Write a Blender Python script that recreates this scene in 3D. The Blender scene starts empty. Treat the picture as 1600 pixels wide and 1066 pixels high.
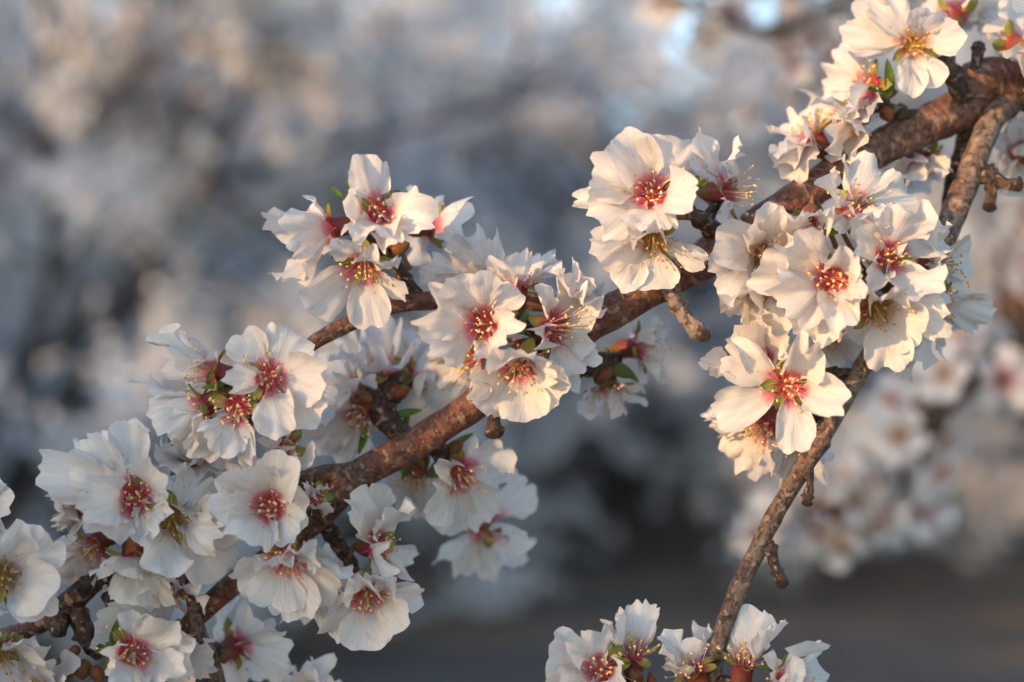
import bpy, math, random
import numpy as np
from mathutils import Vector, Matrix, Quaternion, noise

sc = bpy.context.scene
col = sc.collection
rad = math.radians

# ------------------------------------------------------------------ camera, sky, sun, exposure
CAM_H, FOC = 1.60, 0.40                   # camera height, distance of the sharp plane (m)
PX = 0.72 * FOC / 1600.0                  # metres per photo pixel on the sharp plane
cam_d = bpy.data.cameras.new('camera')
cam = bpy.data.objects.new('camera', cam_d)
col.objects.link(cam)
cam.location = (0, 0, CAM_H)
cam.rotation_euler = (rad(90), 0, 0)
cam_d.lens = 50
cam_d.sensor_width = 36
cam_d.clip_start = 0.02
cam_d.clip_end = 600
cam_d.dof.use_dof = True
cam_d.dof.focus_distance = FOC - 0.001
cam_d.dof.aperture_fstop = 5.2
cam_d.dof.aperture_blades = 0
sc.camera = cam

SUN_AZ, SUN_EL = 232.0, 10.0              # compass bearing of the sun (0 = +Y, clockwise), elevation
sun_dir = Vector((math.sin(rad(SUN_AZ)) * math.cos(rad(SUN_EL)), math.cos(rad(SUN_AZ)) * math.cos(rad(SUN_EL)), math.sin(rad(SUN_EL))))
world = bpy.data.worlds.new('World')
sc.world = world
world.use_nodes = True
wn = world.node_tree
for n in list(wn.nodes): wn.nodes.remove(n)
sky = wn.nodes.new('ShaderNodeTexSky')
sky.sky_type = 'NISHITA'
sky.sun_disc = False
sky.sun_elevation = rad(SUN_EL)
sky.sun_rotation = rad(SUN_AZ)
sky.dust_density = 0.5
sky.air_density = 1.0
sky.ozone_density = 1.6
bg = wn.nodes.new('ShaderNodeBackground')
bg.inputs['Strength'].default_value = 0.15
wo = wn.nodes.new('ShaderNodeOutputWorld')
wn.links.new(sky.outputs[0], bg.inputs[0])
wn.links.new(bg.outputs[0], wo.inputs[0])

sun_d = bpy.data.lights.new('sun', 'SUN')
sun_d.energy = 2.0
sun_d.angle = rad(0.53)
sun_d.color = (0.98, 0.585, 0.27)      # low, hazy evening sun
sun = bpy.data.objects.new('sun', sun_d)
col.objects.link(sun)
sun.rotation_euler = sun_dir.to_track_quat('Z', 'Y').to_euler()
sun.location = (-6, -6, 8)

vs = sc.view_settings
vs.view_transform = 'Standard'
vs.look = 'None'
vs.gamma = 1.0
vs.use_curve_mapping = False
vs.exposure = 1.58
sc.cycles.max_bounces = 5
sc.cycles.adaptive_threshold = 0.02
sc.cycles.diffuse_bounces = 3
sc.cycles.transmission_bounces = 5
sc.cycles.transparent_max_bounces = 4
sc.cycles.caustics_reflective = False
sc.cycles.caustics_refractive = False

# ------------------------------------------------------------------ helpers
def at(px, py, z=0.0):
    """photo pixel + millimetres in front of (+) or behind (-) the sharp plane -> world point"""
    d = FOC - z / 1000.0
    k = PX * d / FOC
    return Vector(((px - 800) * k, d, CAM_H + (533 - py) * k))

def view(v):
    """direction given as right, up, towards the camera -> world direction"""
    return Vector((v[0], -v[2], v[1])).normalized()

def tag(o, label=None, cat=None, group=None, kind=None):
    if label: o['label'] = label
    if cat: o['category'] = cat
    if group: o['group'] = group
    if kind: o['kind'] = kind
    return o

def empty(name, loc=(0, 0, 0)):
    o = bpy.data.objects.new(name, None)
    o.empty_display_size = 0.01
    o.location = loc
    col.objects.link(o)
    return o

def mesh(name, verts, faces, mat, smooth=True, uv=None):
    me = bpy.data.meshes.new(name)
    me.from_pydata([tuple(map(float, v)) for v in verts] if not isinstance(verts, list) else verts, [], faces)
    if smooth:
        me.polygons.foreach_set('use_smooth', np.ones(len(me.polygons), dtype=bool))
    if uv is not None:
        lay = me.uv_layers.new(name='UVMap')
        idx = np.empty(len(me.loops), dtype=np.int32)
        me.loops.foreach_get('vertex_index', idx)
        lay.data.foreach_set('uv', np.asarray(uv, dtype=np.float32)[idx].ravel())
    if mat: me.materials.append(mat)
    return me

def obj(name, me, parent=None, loc=(0, 0, 0)):
    o = bpy.data.objects.new(name, me)
    col.objects.link(o)
    o.location = loc
    if parent is not None: o.parent = parent
    return o

def copy_tree(o, parent=None):
    c = o.copy()
    col.objects.link(c)
    c.parent = parent
    for ch in o.children:
        copy_tree(ch, c)
    return c

# ------------------------------------------------------------------ materials
class NT:
    def __init__(self, name):
        self.m = bpy.data.materials.new(name)
        self.m.use_nodes = True
        self.t = self.m.node_tree
        for n in list(self.t.nodes): self.t.nodes.remove(n)
        self.out = self.n('ShaderNodeOutputMaterial')
    def n(self, typ, **kw):
        nd = self.t.nodes.new(typ)
        for k, v in kw.items():
            if k.startswith('i_'):
                nd.inputs[k[2:].replace('_', ' ')].default_value = v
            else:
                setattr(nd, k, v)
        return nd
    def l(self, a, b): self.t.links.new(a, b)
    def ramp(self, fac, stops, interp='LINEAR'):
        r = self.n('ShaderNodeValToRGB')
        r.color_ramp.interpolation = interp
        els = r.color_ramp.elements
        while len(els) < len(stops): els.new(0.5)
        for e, (p, c) in zip(els, stops):
            e.position = p
            e.color = (*c, 1) if len(c) == 3 else c
        self.l(fac, r.inputs[0])
        return r.outputs[0]
    def mix(self, fac, a, b, blend='MIX'):
        m = self.n('ShaderNodeMix', data_type='RGBA', blend_type=blend)
        for s, v in ((m.inputs[0], fac), (m.inputs[6], a), (m.inputs[7], b)):
            if isinstance(v, bpy.types.NodeSocket): self.l(v, s)
            elif isinstance(v, (int, float)): s.default_value = v
            else: s.default_value = (*v, 1)
        return m.outputs[2]
    def noise(self, vec, scale, detail=3, rough=0.55):
        n = self.n('ShaderNodeTexNoise')
        n.inputs['Scale'].default_value = scale
        n.inputs['Detail'].default_value = detail
        n.inputs['Roughness'].default_value = rough
        if vec is not None: self.l(vec, n.inputs['Vector'])
        return n.outputs['Fac']
    def bump(self, h, strength, dist):
        b = self.n('ShaderNodeBump')
        b.inputs['Strength'].default_value = strength
        b.inputs['Distance'].default_value = dist
        self.l(h, b.inputs['Height'])
        return b.outputs[0]
    def mapping(self, vec, scale):
        m = self.n('ShaderNodeMapping')
        m.inputs['Scale'].default_value = scale
        self.l(vec, m.inputs['Vector'])
        return m.outputs[0]

def mat_petal(name, pink, pink_len, white=(0.87, 0.84, 0.82), tone=(0.86, 0.80, 0.75)):
    t = NT(name)
    uv = t.n('ShaderNodeUVMap').outputs[0]
    tc = t.n('ShaderNodeTexCoord')
    sep = t.n('ShaderNodeSeparateXYZ')
    t.l(uv, sep.inputs[0])
    vein = t.noise(t.mapping(uv, (46, 2.2, 1)), 1.0, 3, 0.6)
    patch = t.noise(tc.outputs['Object'], 160, 2)
    base = t.mix(patch, white, tone)
    base = t.mix(t.ramp(vein, [(0.36, (0.42,) * 3), (0.58, (0, 0, 0))]), base, (0.72, 0.63, 0.60))
    speck = t.noise(tc.outputs['Object'], 420, 2)
    base = t.mix(t.ramp(speck, [(0.71, (0, 0, 0)), (0.75, (0.55,) * 3)]), base, (0.50, 0.33, 0.20))     # bruised specks
    # pigment at the claw: runs a little further along the veins
    add = t.n('ShaderNodeMath', operation='MULTIPLY_ADD')
    t.l(vein, add.inputs[0]); add.inputs[1].default_value = -0.16; t.l(sep.outputs[1], add.inputs[2])
    pk = t.ramp(add.outputs[0], [(0.0, (1, 1, 1)), (pink_len * 0.45, (0.75,) * 3), (pink_len, (0.1,) * 3), (pink_len * 1.6, (0, 0, 0))], 'EASE')
    c = t.mix(pk, base, pink)
    nrm = t.bump(vein, 0.5, 0.0007)
    p = t.n('ShaderNodeBsdfPrincipled')
    p.inputs['Roughness'].default_value = 0.62
    p.inputs['Specular IOR Level'].default_value = 0.25
    p.inputs['Sheen Weight'].default_value = 0.08
    t.l(c, p.inputs['Base Color']); t.l(nrm, p.inputs['Normal'])
    tr = t.n('ShaderNodeBsdfTranslucent')
    t.l(c, tr.inputs[0]); t.l(nrm, tr.inputs[1])
    mx = t.n('ShaderNodeMixShader')
    mx.inputs[0].default_value = 0.44
    t.l(p.outputs[0], mx.inputs[1]); t.l(tr.outputs[0], mx.inputs[2])
    t.l(mx.outputs[0], t.out.inputs[0])
    return t.m

def mat_soft(name, ca, cb, scale, rough=0.6, trans=0.0, cc=None, bump=0.2, spec=0.3):
    t = NT(name)
    tc = t.n('ShaderNodeTexCoord')
    f = t.noise(tc.outputs['Object'], scale, 3)
    c = t.ramp(f, [(0.36, ca), (0.64, cb)] if cc is None else [(0.34, ca), (0.52, cb), (0.68, cc)])
    p = t.n('ShaderNodeBsdfPrincipled')
    p.inputs['Roughness'].default_value = rough
    p.inputs['Specular IOR Level'].default_value = spec
    t.l(c, p.inputs['Base Color'])
    t.l(t.bump(t.noise(tc.outputs['Object'], scale * 4, 2), bump, 0.0004), p.inputs['Normal'])
    if trans > 0:
        tr = t.n('ShaderNodeBsdfTranslucent'); t.l(c, tr.inputs[0])
        mx = t.n('ShaderNodeMixShader'); mx.inputs[0].default_value = trans
        t.l(p.outputs[0], mx.inputs[1]); t.l(tr.outputs[0], mx.inputs[2])
        t.l(mx.outputs[0], t.out.inputs[0])
    else:
        t.l(p.outputs[0], t.out.inputs[0])
    return t.m

def mat_grad(name, stops, scale=500, trans=0.2, rough=0.5):
    """colour that runs along the v coordinate of the piece, broken up by noise"""
    t = NT(name)
    uv = t.n('ShaderNodeUVMap').outputs[0]
    sep = t.n('ShaderNodeSeparateXYZ'); t.l(uv, sep.inputs[0])
    tc = t.n('ShaderNodeTexCoord')
    nz = t.noise(tc.outputs['Object'], scale, 3)
    ma = t.n('ShaderNodeMath', operation='MULTIPLY_ADD')
    t.l(nz, ma.inputs[0]); ma.inputs[1].default_value = 0.5
    sub = t.n('ShaderNodeMath', operation='SUBTRACT'); t.l(sep.outputs[1], sub.inputs[0]); sub.inputs[1].default_value = 0.25
    t.l(sub.outputs[0], ma.inputs[2])
    c = t.ramp(ma.outputs[0], stops)
    p = t.n('ShaderNodeBsdfPrincipled')
    p.inputs['Roughness'].default_value = rough
    p.inputs['Specular IOR Level'].default_value = 0.3
    t.l(c, p.inputs['Base Color'])
    t.l(t.bump(t.noise(t.mapping(uv, (14, 2, 1)), 1.5, 2), 0.4, 0.0004), p.inputs['Normal'])
    tr = t.n('ShaderNodeBsdfTranslucent'); t.l(c, tr.inputs[0])
    mx = t.n('ShaderNodeMixShader'); mx.inputs[0].default_value = trans
    t.l(p.outputs[0], mx.inputs[1]); t.l(tr.outputs[0], mx.inputs[2])
    t.l(mx.outputs[0], t.out.inputs[0])
    return t.m

def mat_bark(name, reds, greys, dark, unit=1.0, red_amt=0.5):
    t = NT(name)
    tc = t.n('ShaderNodeTexCoord')
    uv = t.n('ShaderNodeUVMap').outputs[0]       # u round the stem (0..1), v along it in metres
    big = t.noise(tc.outputs['Object'], 55 / unit, 4, 0.6)
    fine = t.noise(tc.outputs['Object'], 520 / unit, 5, 0.65)
    lent = t.noise(t.mapping(uv, (7, 420 / unit, 1)), 1.0, 2, 0.5)        # cross-wise lenticels
    streak = t.noise(t.mapping(uv, (9, 130 / unit, 1)), 1.0, 4, 0.65)
    c = t.mix(t.ramp(big, [(0.5 - 0.12, (0, 0, 0)), (0.5 + 0.10, (1, 1, 1))]), greys, reds)
    c = t.mix(t.ramp(fine, [(0.42, (0.95,) * 3), (0.54, (0, 0, 0))]), c, dark)
    c = t.mix(t.ramp(streak, [(0.54, (0, 0, 0)), (0.66, (0.45,) * 3)]), c, tuple(min(1, x * 1.7) for x in greys))
    c = t.mix(t.ramp(lent, [(0.58, (0, 0, 0)), (0.64, (0.8,) * 3)]), c, (0.34, 0.24, 0.17))
    p = t.n('ShaderNodeBsdfPrincipled')
    p.inputs['Roughness'].default_value = 0.58
    p.inputs['Specular IOR Level'].default_value = 0.35
    t.l(c, p.inputs['Base Color'])
    h = t.n('ShaderNodeMath', operation='ADD'); t.l(fine, h.inputs[0]); t.l(lent, h.inputs[1])
    t.l(t.bump(h.outputs[0], 0.9, 0.0013 * unit), p.inputs['Normal'])
    t.l(p.outputs[0], t.out.inputs[0])
    return t.m

M = {}
M['petal_red'] = mat_petal('petal_pink_claw', (0.80, 0.13, 0.21), 0.23)
M['petal_pale'] = mat_petal('petal_pale_claw', (0.72, 0.42, 0.30), 0.15)
M['cup_red'] = mat_soft('cup_red', (0.72, 0.07, 0.11), (0.84, 0.17, 0.20), 300, 0.55, 0.15)
M['cup_green'] = mat_soft('cup_green', (0.42, 0.32, 0.05), (0.56, 0.28, 0.07), 300, 0.55, 0.15)
M['calyx'] = mat_grad('calyx', [(0.0, (0.16, 0.15, 0.035)), (0.45, (0.20, 0.07, 0.035)), (0.9, (0.26, 0.035, 0.045))], 420, 0.08)
M['sepal_red'] = mat_grad('sepal_red', [(0.0, (0.34, 0.04, 0.05)), (0.35, (0.32, 0.18, 0.06)), (0.7, (0.30, 0.32, 0.07)), (1.0, (0.20, 0.20, 0.05))], 420, 0.25)
M['sepal_green'] = mat_grad('sepal_green', [(0.0, (0.42, 0.16, 0.07)), (0.3, (0.36, 0.32, 0.08)), (0.8, (0.27, 0.30, 0.07)), (1.0, (0.20, 0.16, 0.05))], 420, 0.25)
M['fil_red'] = mat_grad('filament_red', [(0.0, (0.72, 0.08, 0.16)), (0.3, (0.84, 0.30, 0.34)), (0.65, (0.91, 0.66, 0.58)), (1.0, (0.93, 0.80, 0.68))], 300, 0.45)
M['fil_pale'] = mat_grad('filament_pale', [(0.0, (0.62, 0.34, 0.16)), (0.5, (0.78, 0.60, 0.42)), (1.0, (0.80, 0.68, 0.52))], 300, 0.3)
M['anther'] = mat_soft('anther_yellow', (0.86, 0.50, 0.16), (0.95, 0.72, 0.34), 700, 0.7, 0.1)
M['anther_old'] = mat_soft('anther_brown', (0.56, 0.24, 0.05), (0.80, 0.46, 0.14), 700, 0.7, 0.1)
M['pistil'] = mat_soft('pistil', (0.55, 0.46, 0.16), (0.72, 0.58, 0.26), 600, 0.6, 0.2)
M['pedicel'] = mat_soft('pedicel', (0.16, 0.12, 0.04), (0.24, 0.07, 0.05), 300, 0.5)
M['leaf'] = mat_soft('young_leaf', (0.08, 0.13, 0.022), (0.16, 0.21, 0.04), 260, 0.4, 0.3)
M['bud'] = mat_soft('bud_scale', (0.10, 0.03, 0.015), (0.24, 0.07, 0.03), 420, 0.5, 0.0, (0.16, 0.13, 0.04))
M['bark'] = mat_bark('branch_bark', (0.21, 0.072, 0.046), (0.175, 0.10, 0.068), (0.075, 0.038, 0.028))
M['twig'] = mat_bark('twig_bark', (0.15, 0.075, 0.055), (0.22, 0.17, 0.14), (0.05, 0.032, 0.026))
M['spur'] = mat_bark('spur_bark', (0.075, 0.035, 0.025), (0.095, 0.06, 0.042), (0.02, 0.013, 0.011))
M['trunk'] = mat_bark('trunk_bark', (0.06, 0.045, 0.035), (0.10, 0.085, 0.075), (0.025, 0.02, 0.018), unit=14)

def mat_crown():
    t = NT('far_blossom')
    tc = t.n('ShaderNodeTexCoord')
    f = t.noise(tc.outputs['Object'], 55, 2)
    c = t.ramp(f, [(0.31, (0.22, 0.15, 0.12)), (0.37, (0.80, 0.80, 0.82)), (0.70, (0.88, 0.87, 0.89))])
    d = t.n('ShaderNodeBsdfDiffuse'); t.l(c, d.inputs[0])
    tr = t.n('ShaderNodeBsdfTranslucent'); t.l(c, tr.inputs[0])
    mx = t.n('ShaderNodeMixShader'); mx.inputs[0].default_value = 0.3
    t.l(d.outputs[0], mx.inputs[1]); t.l(tr.outputs[0], mx.inputs[2])
    t.l(mx.outputs[0], t.out.inputs[0])
    return t.m
M['crown'] = mat_crown()

def mat_ground():
    t = NT('orchard_soil')
    tc = t.n('ShaderNodeTexCoord')
    big = t.noise(t.mapping(tc.outputs['Object'], (0.16, 0.8, 1)), 1.0, 3)
    mid = t.noise(tc.outputs['Object'], 5, 4)
    fine = t.noise(tc.outputs['Object'], 40, 3)
    c = t.ramp(big, [(0.38, (0.115, 0.098, 0.084)), (0.50, (0.17, 0.138, 0.108)), (0.58, (0.32, 0.20, 0.125))])
    c = t.mix(t.ramp(mid, [(0.45, (0, 0, 0)), (0.62, (0.7,) * 3)]), c, (0.125, 0.110, 0.090))
    c = t.mix(t.ramp(fine, [(0.60, (0, 0, 0)), (0.66, (0.75,) * 3)]), c, (0.42, 0.39, 0.38))   # fallen petals
    p = t.n('ShaderNodeBsdfPrincipled'); p.inputs['Roughness'].default_value = 0.95
    t.l(c, p.inputs['Base Color'])
    t.l(t.bump(mid, 0.8, 0.05), p.inputs['Normal'])
    t.l(p.outputs[0], t.out.inputs[0])
    return t.m
M['ground'] = mat_ground()

# ------------------------------------------------------------------ ground
def build_ground():
    n = 60
    xs = np.sign(np.linspace(-1, 1, n)) * np.abs(np.linspace(-1, 1, n)) ** 2.2 * 320
    rng = np.random.default_rng(3)
    vs_ = []
    for y in xs:
        for x in xs:
            vs_.append((x, y + 8, -0.02 + 0.03 * math.sin(x * 0.9) * math.cos(y * 1.1) + 0.012 * rng.normal()))
    fs = [(j * n + i, j * n + i + 1, (j + 1) * n + i + 1, (j + 1) * n + i) for j in range(n - 1) for i in range(n - 1)]
    o = obj('ground', mesh('ground', vs_, fs, M['ground']))
    tag(o, 'dark bare orchard soil with a scatter of fallen petals', 'ground', kind='structure')
build_ground()

# ------------------------------------------------------------------ tubes (branches)
def catmull(pts, step):
    P = [np.array(p, float) for p in pts]
    P = [2 * P[0] - P[1]] + P + [2 * P[-1] - P[-2]]
    out = []
    for i in range(1, len(P) - 2):
        a, b, c, d = P[i - 1:i + 3]
        n = max(2, int(np.linalg.norm(c[:3] - b[:3]) / step))
        for k in range(n):
            t = k / n
            out.append(0.5 * ((2 * b) + (c - a) * t + (2 * a - 5 * b + 4 * c - d) * t * t + (3 * b - a - 3 * c + d) * t ** 3))
    out.append(P[-2])
    return np.array(out)

def tube(pts, step, sides, mat, rough=0.0, seed=0, nodes=(), cap=True, close_tip=True):
    """pts: (x, y, z, radius) control points. nodes: (fraction along, swell, width) collars"""
    C = catmull(pts, step)
    rng = random.Random(seed)
    n = len(C)
    seg = np.linalg.norm(np.diff(C[:, :3], axis=0), axis=1)
    s = np.concatenate([[0], np.cumsum(seg)])
    T = np.gradient(C[:, :3], axis=0)
    T /= np.linalg.norm(T, axis=1)[:, None] + 1e-12
    up = np.array([0.13, 0.3, 0.95])
    N = up - T[0] * np.dot(up, T[0]); N /= np.linalg.norm(N)
    ph = [rng.uniform(0, 6.28) for _ in range(8)]
    vs_, uv = [], []
    for i in range(n):
        N = N - T[i] * np.dot(N, T[i]); N /= np.linalg.norm(N)
        B = np.cross(T[i], N)
        r0 = C[i, 3]
        u = s[i] / s[-1]
        sw = 1.0
        for f, a, w in nodes:
            sw += a * math.exp(-((u - f) / w) ** 2)
        q = s[i] / max(r0, 1e-5)
        for k in range(sides + 1):
            a = 2 * math.pi * k / sides
            rr = r0 * sw * (1 + rough * (0.45 * math.sin(2 * a + ph[0] + q * 0.35) + 0.35 * math.sin(3 * a + ph[1] - q * 0.8) +
                                         0.3 * math.sin(a + ph[2] + q * 0.55) + 0.3 * math.sin(5 * a + q * 1.7 + ph[3]) + 0.25 * math.sin(q * 2.6 + ph[4])))
            vs_.append(C[i, :3] + rr * (math.cos(a) * N + math.sin(a) * B))
            uv.append((k / sides, s[i]))
    w = sides + 1
    fs = [(i * w + k, i * w + k + 1, (i + 1) * w + k + 1, (i + 1) * w + k) for i in range(n - 1) for k in range(sides)]
    if cap:
        vs_.append(C[0, :3] - T[0] * C[0, 3] * 0.3); uv.append((0, 0))
        vs_.append(C[-1, :3] + T[-1] * C[-1, 3] * 0.5); uv.append((0, s[-1]))
        a0, a1 = len(vs_) - 2, len(vs_) - 1
        fs += [(a0, k + 1, k) for k in range(sides)]
        fs += [(a1, (n - 1) * w + k, (n - 1) * w + k + 1) for k in range(sides)]
    return mesh('tube', vs_, fs, mat, True, uv)

def P(px, py, z, r_px):
    v = at(px, py, z)
    return (v.x, v.y, v.z, r_px * PX * (FOC - z / 1000) / FOC)

# ------------------------------------------------------------------ the blossoming tree in front
tree = empty('almond_tree', (0.98, 0.95, 0))
tag(tree, 'almond tree with red-brown flowering branch, hanging twig and knobbly spurs', 'tree')
TL = Vector(tree.location)
def tpart(name, me, mat=None):
    return obj(name, me, tree, -TL)

tpart('trunk', tube([(0.98, 0.95, -0.1, .085), (0.98, 0.95, 0.05, .072), (0.97, 0.95, 0.5, .06), (0.98, 0.96, 0.95, .056), (1.02, 0.97, 1.5, .045), (1.05, 0.98, 2.3, .03), (1.02, 1.0, 3.0, .012)], 0.04, 20, M['trunk'], 0.12, 1))
# the main branch: from the trunk, into the picture at its upper edge, down to the lower corner
main = [(0.985, 0.955, 0.86, .030), (0.80, 0.84, 1.22, .0165), (0.52, 0.63, 1.52, .0105), (0.30, 0.50, 1.64, .0078)]
main += [P(1600, 138, -42, 34), P(1500, 172, -38, 32), P(1350, 245, -30, 29), P(1240, 315, -24, 28), P(1130, 388, -19, 29), P(1000, 462, -15, 28), P(915, 512, -13, 27),
         P(840, 566, -13, 26), P(740, 634, -14, 25), P(640, 698, -15, 24), P(556, 745, -16, 24), P(505, 800, -17, 22), P(425, 866, -17, 18), P(362, 915, -18, 18), P(300, 972, -20, 16), P(232, 1050, -24, 14), P(170, 1140, -28, 12)]
tpart('branch', tube(main, 0.0022, 28, M['bark'], 0.055, 7, nodes=((0.745, .10, .004), (0.86, .16, .003), (0.80, .08, .006))))
def twig(pts, mat='twig', rough=0.08, seed=0, nodes=(), name='twig', sides=18, step=0.0018):
    return tpart(name, tube([P(*p) for p in pts], step, sides, M[mat], rough, seed, nodes))
# side branch behind the upper clusters
twig([(960, 490, -16, 10), (880, 478, -22, 14), (780, 466, -20, 16), (660, 470, -12, 15), (600, 482, -11, 14), (540, 508, -11, 13), (480, 543, -12, 12), (430, 590, -15, 11), (395, 650, -17, 9), (372, 690, -18, 6)], 'bark', 0.08, 11)
twig([(560, 742, -16, 18), (500, 744, -18, 17), (440, 765, -22, 14), (380, 800, -25, 11), (330, 838, -25, 8)], 'bark', 0.08, 12, ((0.03, .2, .03),))
# hanging twig
twig([(1580, 150, -40, 22), (1552, 185, -34, 20), (1522, 255, -30, 20), (1495, 320, -27, 20), (1468, 390, -24, 18), (1420, 470, -20, 15), (1366, 545, -15, 15), (1312, 635, -11, 15), (1290, 672, -10, 15.5), (1258, 726, -9, 14.5),
      (1222, 784, -8, 14), (1184, 858, -8, 14), (1150, 930, -7, 14), (1125, 1000, -7, 14), (1108, 1080, -7, 14), (1090, 1150, -7, 13)], 'twig', 0.07, 13, ((0.585, .35, .006), (0.92, .22, .010), (0.945, .2, .006), (0.70, .1, .01), (0.80, .12, .008)))
twig([(1510, 195, -40, 13), (1500, 240, -44, 12), (1487, 290, -42, 11), (1476, 352, -34, 9)], 'spur', 0.15, 14)
# branch in the lower corner
twig([(-60, 1010, -30, 12), (20, 992, -22, 14), (70, 968, -17, 18), (112, 938, -14, 20), (150, 908, -14, 17), (215, 872, -16, 12), (262, 838, -16, 9)], 'spur', 0.14, 15)
twig([(338, 1075, -16, 15), (328, 1030, -15, 14), (310, 990, -14, 13), (300, 930, -13, 10), (296, 880, -13, 9), (275, 838, -12, 8)], 'twig', 0.1, 16)
# spurs: short dark knobbly shoots that carry the clusters
def spur(pts, seed, mat='spur', n=3):
    rng = random.Random(seed)
    nodes = [(rng.uniform(0.1, 0.98), rng.uniform(.2, .5), rng.uniform(.02, .05)) for _ in range(n)]
    twig(pts, mat, 0.2, seed, nodes, 'spur', 14, 0.0009)
spur([(652, 462, -13, 11), (635, 440, -11, 10), (618, 412, -10, 9), (596, 388, -9, 8), (566, 366, -9, 6)], 21)
spur([(430, 600, -14, 10), (392, 604, -13, 9), (352, 604, -11, 8)], 22)
spur([(850, 545, -13, 16), (842, 528, -8, 13), (828, 512, -6, 10), (812, 488, -6, 7)], 23)
spur([(640, 690, -17, 14), (612, 664, -26, 18), (600, 636, -30, 20), (610, 606, -31, 14), (628, 588, -32, 9)], 24)
spur([(880, 560, -16, 16), (912, 566, -22, 18), (940, 566, -28, 16), (966, 560, -32, 10)], 25)
spur([(672, 690, -18, 12), (684, 702, -26, 14), (694, 712, -31, 11), (690, 740, -33, 8)], 26)
spur([(1140, 390, -19, 15), (1118, 366, -17, 14), (1098, 346, -13, 13), (1082, 334, -11, 10), (1072, 312, -12, 7)], 27)
spur([(1096, 352, -14, 9), (1115, 326, -16, 8), (1128, 308, -17, 6)], 28)
spur([(1420, 470, -20, 12), (1392, 452, -16, 11), (1352, 428, -13, 9), (1318, 396, -13, 7)], 29)
spur([(1345, 588, -13, 12), (1318, 585, -14, 10), (1280, 584, -13, 9), (1258, 590, -11, 7)], 30)
spur([(1512, 168, -38, 16), (1498, 140, -33, 16), (1484, 110, -30, 15), (1470, 92, -29, 10)], 31)
spur([(1512, 150, -34, 9), (1524, 105, -32, 9), (1530, 68, -32, 10)], 32)
spur([(1440, 200, -36, 15), (1412, 182, -32, 14), (1390, 172, -30, 11), (1376, 160, -29, 7)], 33)
spur([(1330, 255, -30, 12), (1302, 246, -27, 11), (1297, 228, -26, 9)], 34)
spur([(1046, 440, -14, 17), (1052, 462, -3, 13), (1066, 490, 1, 10), (1086, 512, 3, 12), (1101, 526, 4, 9)], 35, 'twig', 5)
spur([(780, 618, -13, 12), (772, 648, -8, 10), (771, 668, -6, 11), (773, 678, -5, 13)], 36, n=2)
spur([(1262, 730, -9, 9), (1266, 756, -6, 6), (1262, 776, -5, 8), (1261, 786, -5, 7)], 37, n=2)
spur([(1200, 848, -8, 11), (1207, 868, -6, 10), (1214, 893, -5, 8), (1222, 908, -4, 10), (1221, 918, -4, 5)], 38)
spur([(1522, 262, -30, 14), (1546, 276, -28, 13), (1570, 286, -27, 10), (1594, 288, -26, 11)], 39)
spur([(1548, 282, -28, 9), (1548, 305, -27, 8), (1546, 325, -26, 10)], 40)
spur([(425, 866, -17, 12), (436, 838, -17, 11), (444, 824, -15, 9)], 41)
spur([(500, 812, -18, 14), (530, 850, -20, 12), (545, 876, -19, 10), (556, 892, -18, 7)], 42)
spur([(118, 948, -14, 14), (128, 980, -12, 15), (140, 1004, -11, 13), (158, 1024, -10, 10)], 43)
spur([(92, 962, -15, 15), (92, 980, -10, 14), (91, 992, -8, 10)], 44, n=1)
spur([(165, 930, -14, 8), (176, 948, -11, 9), (178, 958, -10, 7)], 45, n=1)
spur([(60, 972, -18, 10), (36, 950, -15, 10), (8, 930, -13, 8), (-20, 916, -12, 6)], 46)
spur([(20, 992, -22, 10), (4, 1020, -17, 9), (-12, 1040, -15, 7)], 47)
spur([(320, 1010, -16, 10), (338, 1020, -24, 10), (352, 1030, -28, 8)], 48)
spur([(1108, 1075, -7, 12), (1128, 1066, -4, 10), (1150, 1068, -2, 9), (1190, 1076, -2, 7)], 49)
spur([(1110, 1090, -8, 11), (1060, 1092, -8, 10), (1000, 1082, -8, 9), (972, 1066, -8, 8)], 50)
spur([(1312, 635, -11, 10), (1280, 650, -16, 9), (1236, 660, -20, 7)], 51)

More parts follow.
